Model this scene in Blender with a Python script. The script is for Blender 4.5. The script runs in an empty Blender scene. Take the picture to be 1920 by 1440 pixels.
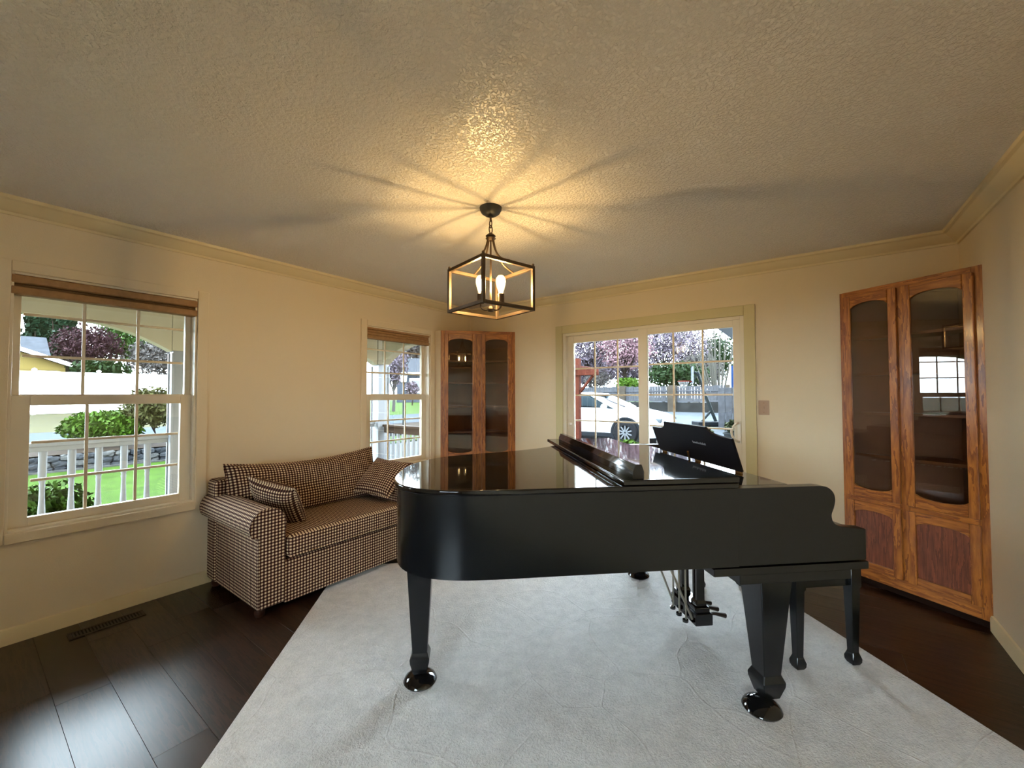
import bpy, bmesh, math, random
from mathutils import Vector, Matrix
random.seed(7)
PI = math.pi
S = bpy.context.scene
COL = S.collection

# ------------------------------------------------------------------ camera, sky, exposure
CAM = Vector((3.552, -3.95, 1.3531))
YAW, PITCH, ROLL, FPX = 0.6306, 0.0259, -0.0028, 764.24
cam = bpy.data.cameras.new('camera')
cam.sensor_width = 36.0
cam.lens = FPX / 1920 * 36.0
cam.clip_start = 0.02
cam.clip_end = 400
camo = bpy.data.objects.new('camera', cam)
COL.objects.link(camo)
camo.matrix_world = (Matrix.Translation(CAM) @ Matrix.Rotation(YAW, 4, 'Z')
                     @ Matrix.Rotation(PI / 2 + PITCH, 4, 'X') @ Matrix.Rotation(ROLL, 4, 'Z'))
S.camera = camo

world = bpy.data.worlds.new('overcast_sky')
S.world = world
world.use_nodes = True
bg = world.node_tree.nodes['Background']
bg.inputs['Color'].default_value = (0.74, 0.88, 1.0, 1)
bg.inputs['Strength'].default_value = 12.0

S.view_settings.view_transform = 'Standard'
S.view_settings.look = 'None'
S.view_settings.gamma = 1.0
S.view_settings.use_curve_mapping = False
S.view_settings.exposure = 1.46
S.cycles.max_bounces = 16
S.cycles.diffuse_bounces = 10
S.cycles.transparent_max_bounces = 16


# ------------------------------------------------------------------ materials
def L(r, g, b):
    f = lambda c: (c / 255) / 12.92 if c <= 10 else (((c / 255) + 0.055) / 1.055) ** 2.4
    return (f(r), f(g), f(b), 1.0)




def O(r, g, b, k=0.1):
    """outdoor surfaces: darkened colours that keep detail under the bright sky"""
    return tuple(c * k for c in L(r, g, b)[:3]) + (1.0,)


MATS = {}


def nodes_of(name):
    m = bpy.data.materials.new(name)
    m.use_nodes = True
    nt = m.node_tree
    return m, nt, nt.nodes['Principled BSDF']


def link(nt, a, b):
    nt.links.new(a, b)


def coords(nt, scale=(1, 1, 1), kind='Object'):
    tc = nt.nodes.new('ShaderNodeTexCoord')
    mp = nt.nodes.new('ShaderNodeMapping')
    mp.inputs['Scale'].default_value = scale
    link(nt, tc.outputs[kind], mp.inputs['Vector'])
    return mp.outputs['Vector']


def noise(nt, vec, scale, detail=3.0, rough=0.55):
    n = nt.nodes.new('ShaderNodeTexNoise')
    n.inputs['Scale'].default_value = scale
    n.inputs['Detail'].default_value = detail
    n.inputs['Roughness'].default_value = rough
    link(nt, vec, n.inputs['Vector'])
    return n.outputs['Fac']


def ramp(nt, fac, stops):
    r = nt.nodes.new('ShaderNodeValToRGB')
    els = r.color_ramp.elements
    while len(els) < len(stops):
        els.new(0.5)
    for e, (p, c) in zip(els, stops):
        e.position = p
        e.color = c
    link(nt, fac, r.inputs['Fac'])
    return r.outputs['Color']


def mathn(nt, op, a, b=None, clamp=False):
    n = nt.nodes.new('ShaderNodeMath')
    n.operation = op
    n.use_clamp = clamp
    for i, x in enumerate((a, b)):
        if x is None:
            continue
        if isinstance(x, (int, float)):
            n.inputs[i].default_value = x
        else:
            link(nt, x, n.inputs[i])
    return n.outputs[0]


def bump(nt, bsdf, height, strength, dist):
    b = nt.nodes.new('ShaderNodeBump')
    b.inputs['Strength'].default_value = strength
    b.inputs['Distance'].default_value = dist
    link(nt, height, b.inputs['Height'])
    link(nt, b.outputs['Normal'], bsdf.inputs['Normal'])


def plain(name, col, rough=0.5, metal=0.0, spec=0.5, coat=0.0, var=0.0, vscale=6.0, bscale=0, bstr=0.3, bdist=0.002):
    m, nt, b = nodes_of(name)
    b.inputs['Base Color'].default_value = col
    b.inputs['Roughness'].default_value = rough
    b.inputs['Metallic'].default_value = metal
    b.inputs['Specular IOR Level'].default_value = spec
    b.inputs['Coat Weight'].default_value = coat
    b.inputs['Coat Roughness'].default_value = 0.03
    if var or bscale:
        v = coords(nt)
    if var:
        lo = tuple(c * (1 - var) for c in col[:3]) + (1,)
        hi = tuple(min(1, c * (1 + var)) for c in col[:3]) + (1,)
        link(nt, ramp(nt, noise(nt, v, vscale), [(0.3, lo), (0.7, hi)]), b.inputs['Base Color'])
    if bscale:
        bump(nt, b, noise(nt, v, bscale, 2.0), bstr, bdist)
    MATS[name] = m
    return m


def wood(name, dark, light, scale=(1.5, 14, 14), rough=0.4, coat=0.0, ring=3.0, bstr=0.05, spec=0.5):
    m, nt, b = nodes_of(name)
    v = coords(nt, scale)
    n1 = noise(nt, v, 2.2, 5.0, 0.6)
    n2 = noise(nt, v, 9.0, 3.0, 0.5)
    w = mathn(nt, 'FRACT', mathn(nt, 'MULTIPLY', n1, ring * 2))
    f = mathn(nt, 'ADD', mathn(nt, 'MULTIPLY', w, 0.55), mathn(nt, 'MULTIPLY', n2, 0.5))
    link(nt, ramp(nt, f, [(0.2, light), (0.75, dark)]), b.inputs['Base Color'])
    b.inputs['Roughness'].default_value = rough
    b.inputs['Coat Weight'].default_value = coat
    b.inputs['Coat Roughness'].default_value = 0.15
    b.inputs['Specular IOR Level'].default_value = spec
    bump(nt, b, f, bstr, 0.002)
    MATS[name] = m
    return m


def emit(name, col, strength):
    m, nt, b = nodes_of(name)
    b.inputs['Base Color'].default_value = col
    b.inputs['Emission Color'].default_value = col
    b.inputs['Emission Strength'].default_value = strength
    MATS[name] = m
    return m


def glass(name, tint=(1, 1, 1, 1), ior=1.45):
    m, nt, b = nodes_of(name)
    nt.nodes.remove(b)
    out = nt.nodes['Material Output']
    t = nt.nodes.new('ShaderNodeBsdfTransparent')
    t.inputs['Color'].default_value = tint
    g = nt.nodes.new('ShaderNodeBsdfGlossy')
    g.inputs['Roughness'].default_value = 0.0
    fr = nt.nodes.new('ShaderNodeFresnel')
    fr.inputs['IOR'].default_value = ior
    mx = nt.nodes.new('ShaderNodeMixShader')
    link(nt, fr.outputs[0], mx.inputs['Fac'])
    link(nt, t.outputs[0], mx.inputs[1])
    link(nt, g.outputs[0], mx.inputs[2])
    link(nt, mx.outputs[0], out.inputs['Surface'])
    MATS[name] = m
    return m


plain('wall_paint', L(224, 206, 174), 0.55, spec=0.35, bscale=170, bstr=0.22, bdist=0.0025)
plain('trim_paint', L(222, 203, 160), 0.42, spec=0.4)
plain('door_trim_paint', L(205, 190, 142), 0.5, spec=0.4)
plain('vinyl_white', L(226, 214, 190), 0.4)
plain('white_plastic', L(235, 228, 215), 0.35)
plain('piano_black', (0.004, 0.0042, 0.005, 1), 0.05, spec=0.5, coat=0.1)
plain('piano_side', (0.003, 0.0042, 0.0055, 1), 0.2, spec=0.45)
plain('black_felt', (0.006, 0.006, 0.007, 1), 0.7, spec=0.2)
plain('desk_black', (0.004, 0.004, 0.007, 1), 0.5, spec=0.25)
plain('brass', L(190, 150, 80), 0.25, metal=1.0)
plain('brass_dull', L(150, 110, 60), 0.4, metal=0.7)
plain('pedal_dark', L(66, 54, 44), 0.35, metal=0.6)
plain('rod_steel', L(170, 165, 150), 0.3, metal=0.9)
plain('lamp_bronze', L(92, 76, 60), 0.45, metal=0.55, spec=0.4)
plain('canopy_black', L(48, 50, 46), 0.5)
plain('vent_brown', L(40, 28, 20), 0.5)
plain('vent_dark', L(8, 6, 5), 0.8)
plain('switch_plate', L(176, 142, 110), 0.45)
plain('shade_fabric', L(160, 122, 80), 0.75, var=0.12, vscale=30)
plain('shaded_groove', L(112, 82, 52), 0.8)  # darker brown paints the shaded groove between the raised bands
plain('toe_dark', L(30, 17, 11), 0.9, spec=0.1)
plain('foot_wood', L(52, 26, 15), 0.6, spec=0.2)
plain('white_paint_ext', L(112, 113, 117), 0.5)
plain('porch_board', O(150, 120, 100), 0.7, var=0.15)
plain('porch_beam', L(150, 140, 118), 0.6)
plain('porch_ceiling', L(132, 124, 108), 0.7)
plain('yellow_siding', O(226, 196, 110), 0.6)
plain('grey_siding', O(126, 138, 158), 0.6)
plain('roof_grey', O(118, 124, 136), 0.8, var=0.2, vscale=4)
plain('house_trim', L(235, 235, 232), 0.5)
plain('house_glass', O(70, 88, 105), 0.1)
plain('vinyl_fence', L(240, 241, 243), 0.45)
plain('asphalt', O(112, 126, 146), 0.95, spec=0.0, var=0.15, vscale=3)
plain('driveway', O(160, 170, 180), 0.9, spec=0.05, var=0.18, vscale=0.9)
plain('driveway_joint', O(96, 100, 104), 0.9)
plain('patio', O(150, 148, 150), 0.85, var=0.12, vscale=2)
plain('lawn_green', O(112, 156, 52), 0.9, spec=0.1, var=0.28, vscale=5, bscale=60, bstr=0.8, bdist=0.03)
plain('verge_grass', O(122, 116, 70), 0.9, spec=0.1, var=0.3, vscale=1.2)
plain('soil', O(88, 70, 54), 0.95)
plain('stone_a', O(112, 116, 122), 0.85, var=0.3, vscale=14)
plain('stone_b', O(86, 90, 96), 0.85, var=0.3, vscale=14)
plain('stone_c', O(146, 146, 144), 0.85, var=0.3, vscale=14)
plain('leaf_bright', O(112, 158, 40), 0.6, spec=0.2, var=0.35, vscale=9)
plain('leaf_dark', O(62, 92, 44), 0.6, spec=0.2, var=0.35, vscale=6)
plain('leaf_olive', O(122, 124, 66), 0.6, spec=0.2, var=0.4, vscale=7)
plain('leaf_conifer', O(58, 92, 62), 0.7, spec=0.15, var=0.4, vscale=1.2)
plain('leaf_midgreen', O(98, 140, 66), 0.65, spec=0.2, var=0.35, vscale=1.5)
plain('leaf_maroon', O(104, 70, 78), 0.65, spec=0.2, var=0.35, vscale=2)
plain('leaf_pink', O(226, 176, 188), 0.65, spec=0.2, var=0.3, vscale=2)
plain('leaf_mauve', O(190, 172, 190), 0.65, spec=0.2, var=0.35, vscale=2)
plain('leaf_flax', O(96, 132, 72), 0.5, var=0.3)
plain('twig_pale', O(158, 154, 142), 0.8)
plain('twig_grey', O(150, 143, 140), 0.85)
plain('bark', O(92, 78, 68), 0.9, var=0.25, vscale=12)
plain('fence_weathered', O(150, 152, 160), 0.85, var=0.25, vscale=10)
plain('fence_stone', O(138, 126, 112), 0.9, var=0.3, vscale=8)
plain('fence_base', O(84, 86, 86), 0.9, var=0.3, vscale=4)
plain('pergola_red', O(172, 92, 72), 0.75, var=0.25, vscale=9)
plain('car_white', L(190, 196, 203), 0.2, coat=0.6)
plain('car_glass', O(46, 70, 82), 0.05)
plain('car_black', O(70, 76, 84), 0.6)
plain('tyre_rubber', O(70, 72, 78), 0.8)
plain('alloy', O(220, 226, 234), 0.4)
plain('headlight', O(190, 204, 216), 0.3)
plain('hoop_pole', O(84, 96, 98), 0.5)
plain('hoop_orange', O(214, 84, 58), 0.5)
plain('net_white', O(232, 232, 232), 0.7)
plain('board_blue', O(62, 110, 190), 0.5)
plain('board_white', O(224, 232, 240), 0.5)
plain('pot_grey', O(120, 124, 126), 0.6)
plain('pink_plastic', O(214, 132, 176), 0.5)
plain('concrete_ledge', O(164, 162, 158), 0.85)
plain('lantern_frost', L(214, 220, 220), 0.3)
plain('plant_olive', O(128, 138, 98), 0.7, var=0.3)
plain('letter_reflection', L(150, 150, 150), 0.6)  # pale tone of a reflection painted on the music desk
plain('cabinet_inside', L(134, 86, 54), 0.5, var=0.15, vscale=5)
wood('oak', L(126, 66, 18), L(190, 116, 44), (9, 9, 1.1), 0.36, 0.25, 2.6)
wood('oak_horizontal', L(126, 66, 18), L(190, 116, 44), (1.1, 9, 9), 0.36, 0.25, 2.6)
wood('oak_panel', L(96, 46, 26), L(140, 76, 46), (12, 12, 1.0), 0.4, 0.2, 3.2)
wood('plank_a', L(20, 10, 7), L(62, 38, 27), (1.1, 14, 14), 0.29, 0.0, 2.0, 0.03, 0.6)
wood('plank_b', L(22, 11, 8), L(66, 42, 31), (1.1, 14, 14), 0.32, 0.0, 2.4, 0.03, 0.6)
wood('plank_c', L(18, 9, 7), L(56, 34, 25), (1.1, 14, 14), 0.27, 0.0, 2.2, 0.03, 0.6)
for n in ('porch_board yellow_siding grey_siding roof_grey asphalt driveway driveway_joint patio lawn_green verge_grass soil stone_a stone_b stone_c leaf_bright leaf_dark leaf_olive leaf_conifer '
          'leaf_midgreen leaf_maroon leaf_pink leaf_mauve leaf_flax twig_pale twig_grey bark fence_weathered fence_stone fence_base pergola_red pot_grey concrete_ledge plant_olive tyre_rubber car_black car_glass alloy headlight board_blue board_white hoop_pole hoop_orange net_white pink_plastic').split():
    MATS[n].node_tree.nodes['Principled BSDF'].inputs['Specular IOR Level'].default_value = 0.04
emit('filament_glow', (1.0, 0.66, 0.27, 1), 700.0)


def bulb_glass():
    m, nt, b = nodes_of('bulb_glass')
    nt.nodes.remove(b)
    t = nt.nodes.new('ShaderNodeBsdfTransparent')
    e = nt.nodes.new('ShaderNodeEmission')
    e.inputs['Color'].default_value = (1.0, 0.74, 0.34, 1)
    e.inputs['Strength'].default_value = 0.8
    a = nt.nodes.new('ShaderNodeAddShader')
    link(nt, t.outputs[0], a.inputs[0])
    link(nt, e.outputs[0], a.inputs[1])
    link(nt, a.outputs[0], nt.nodes['Material Output'].inputs['Surface'])
    MATS['bulb_glass'] = m


bulb_glass()
glass('window_glass', (0.97, 0.98, 0.97, 1))
glass('cabinet_glass', (0.84, 0.81, 0.78, 1), 1.6)


def ceiling_material():
    m, nt, b = nodes_of('ceiling_knockdown')
    b.inputs['Base Color'].default_value = L(234, 227, 214)
    b.inputs['Roughness'].default_value = 0.36
    b.inputs['Specular IOR Level'].default_value = 0.5
    v = coords(nt)
    n1 = noise(nt, v, 72, 4.0, 0.6)
    r = ramp(nt, n1, [(0.42, (0, 0, 0, 1)), (0.58, (1, 1, 1, 1))])
    bump(nt, b, r, 0.8, 0.007)
    MATS['ceiling_knockdown'] = m


def rug_material():
    m, nt, b = nodes_of('rug_pile')
    b.inputs['Roughness'].default_value = 0.95
    b.inputs['Specular IOR Level'].default_value = 0.1
    b.inputs['Sheen Weight'].default_value = 0.25
    v = coords(nt)
    n1 = noise(nt, v, 105, 3.0, 0.7)
    n2 = noise(nt, v, 14, 4.0, 0.6)
    vo = nt.nodes.new('ShaderNodeTexVoronoi')
    vo.feature = 'DISTANCE_TO_EDGE'
    vo.inputs['Scale'].default_value = 2.1
    vo.inputs['Randomness'].default_value = 1.0
    dn = nt.nodes.new('ShaderNodeTexNoise')
    dn.inputs['Scale'].default_value = 1.3
    link(nt, v, dn.inputs['Vector'])
    vm = nt.nodes.new('ShaderNodeVectorMath')
    vm.operation = 'MULTIPLY_ADD'
    vm.inputs[1].default_value = (0.5, 0.5, 0.5)
    link(nt, dn.outputs['Color'], vm.inputs[0])
    link(nt, v, vm.inputs[2])
    link(nt, vm.outputs[0], vo.inputs['Vector'])
    edge = mathn(nt, 'SUBTRACT', 1.0, mathn(nt, 'MULTIPLY', vo.outputs['Distance'], 70), True)
    link(nt, ramp(nt, mathn(nt, 'MULTIPLY', mathn(nt, 'ADD', n2, n1), 0.5), [(0.3, L(192, 188, 185)), (0.7, L(230, 225, 221))]), b.inputs['Base Color'])
    h = mathn(nt, 'ADD', mathn(nt, 'ADD', mathn(nt, 'MULTIPLY', n1, 1.3), mathn(nt, 'MULTIPLY', n2, 0.5)),
              mathn(nt, 'MULTIPLY', edge, 0.42))
    bump(nt, b, h, 0.7, 0.012)
    MATS['rug_pile'] = m


def gingham_material():
    m, nt, b = nodes_of('gingham')
    b.inputs['Roughness'].default_value = 0.9
    b.inputs['Specular IOR Level'].default_value = 0.15
    uv = nt.nodes.new('ShaderNodeUVMap')
    sp = nt.nodes.new('ShaderNodeSeparateXYZ')
    link(nt, uv.outputs[0], sp.inputs[0])
    fx = mathn(nt, 'FRACT', mathn(nt, 'MULTIPLY', sp.outputs[0], 50.0))
    fy = mathn(nt, 'FRACT', mathn(nt, 'MULTIPLY', sp.outputs[1], 50.0))
    sx = mathn(nt, 'LESS_THAN', fx, 0.5)
    sy = mathn(nt, 'LESS_THAN', fy, 0.5)
    f = mathn(nt, 'MULTIPLY', mathn(nt, 'ADD', sx, sy), 0.5)
    link(nt, ramp(nt, f, [(0.0, L(216, 192, 156)), (0.5, L(92, 58, 46)), (1.0, L(30, 14, 14))]), b.inputs['Base Color'])
    MATS['gingham'] = m


ceiling_material()
rug_material()
gingham_material()


# ------------------------------------------------------------------ mesh tools
class G:
    """collects simple shapes, then builds them as one mesh object"""

    def __init__(s):
        s.v, s.f, s.uv = [], [], {}

    def add(s, vs, fs):
        o = len(s.v)
        s.v += [tuple(p) for p in vs]
        s.f += [tuple(i + o for i in f) for f in fs]
        return s

    def box(s, x0, x1, y0, y1, z0, z1):
        return s.add([(x0, y0, z0), (x1, y0, z0), (x1, y1, z0), (x0, y1, z0), (x0, y0, z1), (x1, y0, z1), (x1, y1, z1), (x0, y1, z1)],
                     [(0, 3, 2, 1), (4, 5, 6, 7), (0, 1, 5, 4), (1, 2, 6, 5), (2, 3, 7, 6), (3, 0, 4, 7)])

    def prism(s, poly, ax, a, b):
        """poly in the two other axes (cyclic order), extruded along ax from a to b"""
        n = len(poly)

        def P(p, h):
            return {'x': (h, p[0], p[1]), 'y': (p[0], h, p[1]), 'z': (p[0], p[1], h)}[ax]
        vs = [P(p, a) for p in poly] + [P(p, b) for p in poly]
        fs = [tuple(range(n))[::-1], tuple(range(n, 2 * n))]
        fs += [(i, (i + 1) % n, n + (i + 1) % n, n + i) for i in range(n)]
        return s.add(vs, fs)

    def rings(s, rs, cap=True):
        n = len(rs[0])
        vs = [p for r in rs for p in r]
        fs = []
        for k in range(len(rs) - 1):
            for i in range(n):
                j = (i + 1) % n
                fs.append((k * n + i, k * n + j, (k + 1) * n + j, (k + 1) * n + i))
        if cap:
            fs.append(tuple(range(n))[::-1])
            fs.append(tuple(range((len(rs) - 1) * n, len(rs) * n)))
        return s.add(vs, fs)

    def lathe(s, prof, c=(0, 0, 0), seg=20, ax='z', loop=False):
        rs = []
        for r, h in prof:
            ring = []
            for i in range(seg):
                a = 2 * PI * i / seg
                x, y = r * math.cos(a), r * math.sin(a)
                p = {'z': (x, y, h), 'x': (h, x, y), 'y': (x, h, y)}[ax]
                ring.append((c[0] + p[0], c[1] + p[1], c[2] + p[2]))
            rs.append(ring)
        if loop:
            return s.rings(rs + rs[:1], False)
        return s.rings(rs)

    def square(s, secs, c=(0, 0), rot=0.0):
        """stack of square sections (half width, z)"""
        rs = []
        for w, z in secs:
            rs.append([(c[0] + w * math.sqrt(2) * math.cos(rot + PI / 4 + i * PI / 2), c[1] + w * math.sqrt(2) * math.sin(rot + PI / 4 + i * PI / 2), z) for i in range(4)])
        return s.rings(rs)

    def tube(s, path, r, seg=8, closed=False, r1=None):
        path = [Vector(p) for p in path]
        n = len(path)
        rs = []
        up = Vector((0.13, 0.27, 0.95)).normalized()
        for i, p in enumerate(path):
            if closed:
                t = path[(i + 1) % n] - path[i - 1]
            else:
                t = path[min(i + 1, n - 1)] - path[max(i - 1, 0)]
            t = t.normalized()
            if abs(t.dot(up)) > 0.97:
                up = Vector((1, 0.2, 0)).normalized()
            a = t.cross(up).normalized()
            b = t.cross(a)
            rr = r if r1 is None else r + (r1 - r) * i / max(1, n - 1)
            rs.append([tuple(p + rr * (math.cos(2 * PI * k / seg) * a + math.sin(2 * PI * k / seg) * b)) for k in range(seg)])
        if closed:
            rs.append(rs[0])
        return s.rings(rs, not closed)

    def build(s, name, mat, parent=None, bevel=0.0, seg=2, smooth=True, loc=(0, 0, 0), rot=None, uvbox=False, uvs=None, angle=38, efilter=None):
        me = bpy.data.meshes.new(name)
        me.from_pydata(s.v, [], s.f)
        bm = bmesh.new()
        bm.from_mesh(me)
        if uvs is None:
            bmesh.ops.remove_doubles(bm, verts=bm.verts, dist=1e-6)
        bmesh.ops.recalc_face_normals(bm, faces=bm.faces)
        if bevel:
            es = [e for e in bm.edges if e.is_manifold and e.calc_face_angle(0) > math.radians(25) and (efilter is None or efilter(e))]
            bmesh.ops.bevel(bm, geom=es, offset=bevel, segments=seg, profile=0.5, affect='EDGES', clamp_overlap=True)
        if uvbox:
            lay = bm.loops.layers.uv.new('UVMap')
            bm.normal_update()
            for f in bm.faces:
                n = f.normal
                a = max(range(3), key=lambda i: abs(n[i]))
                i, j = [(1, 2), (0, 2), (0, 1)][a]
                for lp in f.loops:
                    lp[lay].uv = (lp.vert.co[i], lp.vert.co[j])
        if uvs is not None:
            lay = bm.loops.layers.uv.new('UVMap')
            for f in bm.faces:
                us = [uvs[lp.vert.index] for lp in f.loops]
                for lp, q in zip(f.loops, us):
                    lp[lay].uv = q
        bm.to_mesh(me)
        bm.free()
        if smooth:
            me.polygons.foreach_set('use_smooth', [True] * len(me.polygons))
            me.set_sharp_from_angle(angle=math.radians(angle))
        me.materials.append(MATS[mat])
        o = bpy.data.objects.new(name, me)
        o.location = loc
        if rot:
            o.rotation_euler = rot
        COL.objects.link(o)
        if parent:
            o.parent = parent
        if bevel and smooth and len(me.polygons) > 6:
            wn = o.modifiers.new('weighted_normals', 'WEIGHTED_NORMAL')
            wn.mode = 'FACE_AREA'
            wn.weight = 90
            wn.keep_sharp = True
        return o


def tag(o, label=None, cat=None, group=None, kind=None):
    for k, v in (('label', label), ('category', cat), ('group', group), ('kind', kind)):
        if v:
            o[k] = v
    return o


def thing(name, label, cat, loc=(0, 0, 0), rz=0.0, group=None):
    o = bpy.data.objects.new(name, None)
    o.location = loc
    o.rotation_euler = (0, 0, rz)
    o.empty_display_size = 0.1
    COL.objects.link(o)
    return tag(o, label, cat, group)


def structure(name, label=None, cat=None, loc=(0, 0, 0)):
    o = bpy.data.objects.new(name, None)
    o.location = loc
    COL.objects.link(o)
    return tag(o, label, cat, None, 'structure')


def share(o, parent=None, loc=None, rot=None):
    c = o.copy()
    COL.objects.link(c)
    c.parent = parent
    if loc is not None:
        c.location = loc
    if rot is not None:
        c.rotation_euler = rot
    return c


def box(name, mat, b, parent=None, bevel=0.003, seg=2, **k):
    return G().box(*b).build(name, mat, parent, bevel, seg, **k)


def spline(pts, n=6, closed=False):
    """Catmull-Rom through pts"""
    out = []
    m = len(pts)
    for i in range(m if closed else m - 1):
        p = [pts[(i + d) % m] if closed else pts[min(max(i + d, 0), m - 1)] for d in (-1, 0, 1, 2)]
        for k in range(n):
            t = k / n
            out.append(tuple(0.5 * (2 * b + (c - a) * t + (2 * a - 5 * b + 4 * c - d) * t * t + (3 * b - a - 3 * c + d) * t ** 3)
                             for a, b, c, d in zip(*p)))
    if not closed:
        out.append(tuple(pts[-1]))
    return out


# ------------------------------------------------------------------ room shell
RX, H = 4.374, 2.44          # right wall, ceiling height
YR = -6.4                    # wall behind the camera
WT = 0.16                    # wall thickness
W1 = (-3.775, -2.925)        # window openings in the left wall (y range)
W2 = (-1.54, -0.70)
WZ = (0.60, 2.045)
DX, DZ = (1.365, 3.11), 2.02  # sliding door opening in the back wall


def wall_pieces(g, holes, u0, u1, put):
    """rectangles around the openings: holes = (u0, u1, z0, z1)"""
    u = u0
    for a, b, z0, z1 in sorted(holes):
        put(g, u, a, 0, H)
        if z0 > 0:
            put(g, a, b, 0, z0)
        put(g, a, b, z1, H)
        u = b
    put(g, u, u1, 0, H)
    return g


tag(wall_pieces(G(), [(W1[0], W1[1], *WZ), (W2[0], W2[1], *WZ), (-6.05, -4.75, *WZ)], YR, 0.0, lambda g, a, b, z0, z1: g.box(-WT, 0, a, b, z0, z1)).build('wall_left', 'wall_paint'),
    'cream textured wall with two grid windows', 'wall', kind='structure')
tag(wall_pieces(G(), [(DX[0], DX[1], 0, DZ)], -WT, RX + WT, lambda g, a, b, z0, z1: g.box(a, b, 0, WT, z0, z1)).build('wall_back', 'wall_paint'),
    'cream textured wall around the sliding glass door', 'wall', kind='structure')
tag(G().box(RX, RX + WT, YR, 0, 0, H).build('wall_right', 'wall_paint'), 'cream textured wall right of the large corner cabinet', 'wall', kind='structure')
W3 = (-6.05, -4.75)  # opening of the added, unseen side window
W4, W4Z = (2.75, 4.15), (0.6, 2.1)  # opening of the added, unseen rear window
tag(wall_pieces(G(), [(W4[0], W4[1], *W4Z)], -WT, RX + WT, lambda g, a, b, z0, z1: g.box(a, b, YR - WT, YR, z0, z1)).build('wall_rear', 'wall_paint'),
    'cream wall behind the viewer', 'wall', kind='structure')
tag(G().box(-WT, RX + WT, YR - WT, WT, H, H + 0.12).build('ceiling', 'ceiling_knockdown'), 'white knockdown textured ceiling above the pendant', 'ceiling', kind='structure')

# crown moulding: profile (out from wall, height)
CROWN = [(0, H - 0.088), (0.012, H - 0.088), (0.016, H - 0.074), (0.03, H - 0.066), (0.062, H - 0.034), (0.07, H - 0.024), (0.086, H - 0.018), (0.09, H), (0, H)]
BASE = [(0, 0.0), (0.014, 0.0), (0.014, 0.07), (0.009, 0.085), (0, 0.088)]


def moulding(name, prof, wall, u0, u1, mitre, mat, label, cat):
    rs = []
    for k, u in ((0, u0), (1, u1)):
        ring = []
        for d, z in prof:
            uu = u + (d if mitre[k] and k == 0 else -d if mitre[k] else 0)
            ring.append({'l': (d, uu, z), 'r': (RX - d, uu, z), 'b': (uu, -d, z)}[wall])
        rs.append(ring)
    return tag(G().rings(rs).build(name, mat, angle=25), label, cat, kind='structure')


moulding('trim_1', CROWN, 'l', YR, 0, (0, 1), 'trim_paint', 'cream crown moulding along the window wall', 'crown moulding')
moulding('trim_2', CROWN, 'b', 0, RX, (1, 1), 'trim_paint', 'cream crown moulding above the sliding door', 'crown moulding')
moulding('trim_3', CROWN, 'r', YR, 0, (0, 1), 'trim_paint', 'cream crown moulding along the right wall', 'crown moulding')
moulding('baseboard_left', BASE, 'l', YR, -0.63, (0, 0), 'trim_paint', 'cream baseboard under the grid windows', 'baseboard')
moulding('baseboard_back_1', BASE, 'b', 0.72, 1.279, (0, 0), 'trim_paint', 'short cream baseboard left of the sliding door', 'baseboard')
moulding('baseboard_back_2', BASE, 'b', 3.193, 3.74, (0, 0), 'trim_paint', 'short cream baseboard right of the sliding door', 'baseboard')
moulding('baseboard_right', BASE, 'r', YR, -0.44, (0, 0), 'trim_paint', 'cream baseboard along the right wall', 'baseboard')

# floor: sub floor plus dark planks running along x
floor = tag(G().box(-WT, RX + WT, YR - WT, WT, -0.12, -0.012).build('floor', 'vent_dark'), 'dark brown wood plank floor', 'floor', kind='structure')
PW = 0.1765
plank_mesh = {}
row = 0
y = -3.486 - PW * 22
while y < 0.0:
    y1 = min(y + PW, 0.0)
    if y1 > YR:
        x = -0.02 - random.random() * 1.1
        if row == 21:
            x = 0.0 - 0.35
        while x < RX:
            ln = 1.22
            a, b = max(x, 0.0), min(x + ln, RX)
            if b - a > 0.03:
                key = (round(b - a, 2) if b - a < 1.2 else 1.22, round(y1 - y, 3), random.choice('abc'))
                if key not in plank_mesh:
                    plank_mesh[key] = box('plank', 'plank_' + key[2], (0, b - a - 0.0008, 0, y1 - y - 0.0008, -0.012, 0.0), floor, 0.0006, 1, smooth=False)
                    plank_mesh[key].location = (a, y, 0)
                else:
                    share(plank_mesh[key], floor, (a, y, 0))
            x += ln
    y += PW
    row += 1


# ------------------------------------------------------------------ windows
def muntins(parent, axis, plane, us, zs, t=0.016, d=0.012, mat='vinyl_white'):
    """bars of a grid; axis 'y' = window in left wall, 'x' = door in back wall"""
    def bar(u0, u1, z0, z1):
        b = (plane - d / 2, plane + d / 2, u0, u1, z0, z1) if axis == 'y' else (u0, u1, plane - d / 2, plane + d / 2, z0, z1)
        box('muntin', mat, b, parent, 0.002, 1)
    for u in us[1:-1]:
        bar(u - t / 2, u + t / 2, zs[0], zs[-1])
    for z in zs[1:-1]:
        for i in range(len(us) - 1):
            bar(us[i] + t / 2, us[i + 1] - t / 2, z - t / 2, z + t / 2)
    for i in range(len(us) - 1):
        for j in range(len(zs) - 1):
            u0, u1, z0, z1 = us[i], us[i + 1], zs[j], zs[j + 1]
            b = (plane - 0.002, plane + 0.002, u0, u1, z0, z1) if axis == 'y' else (u0, u1, plane - 0.002, plane + 0.002, z0, z1)
            box('pane', 'window_glass', b, parent, 0, smooth=False)


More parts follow.
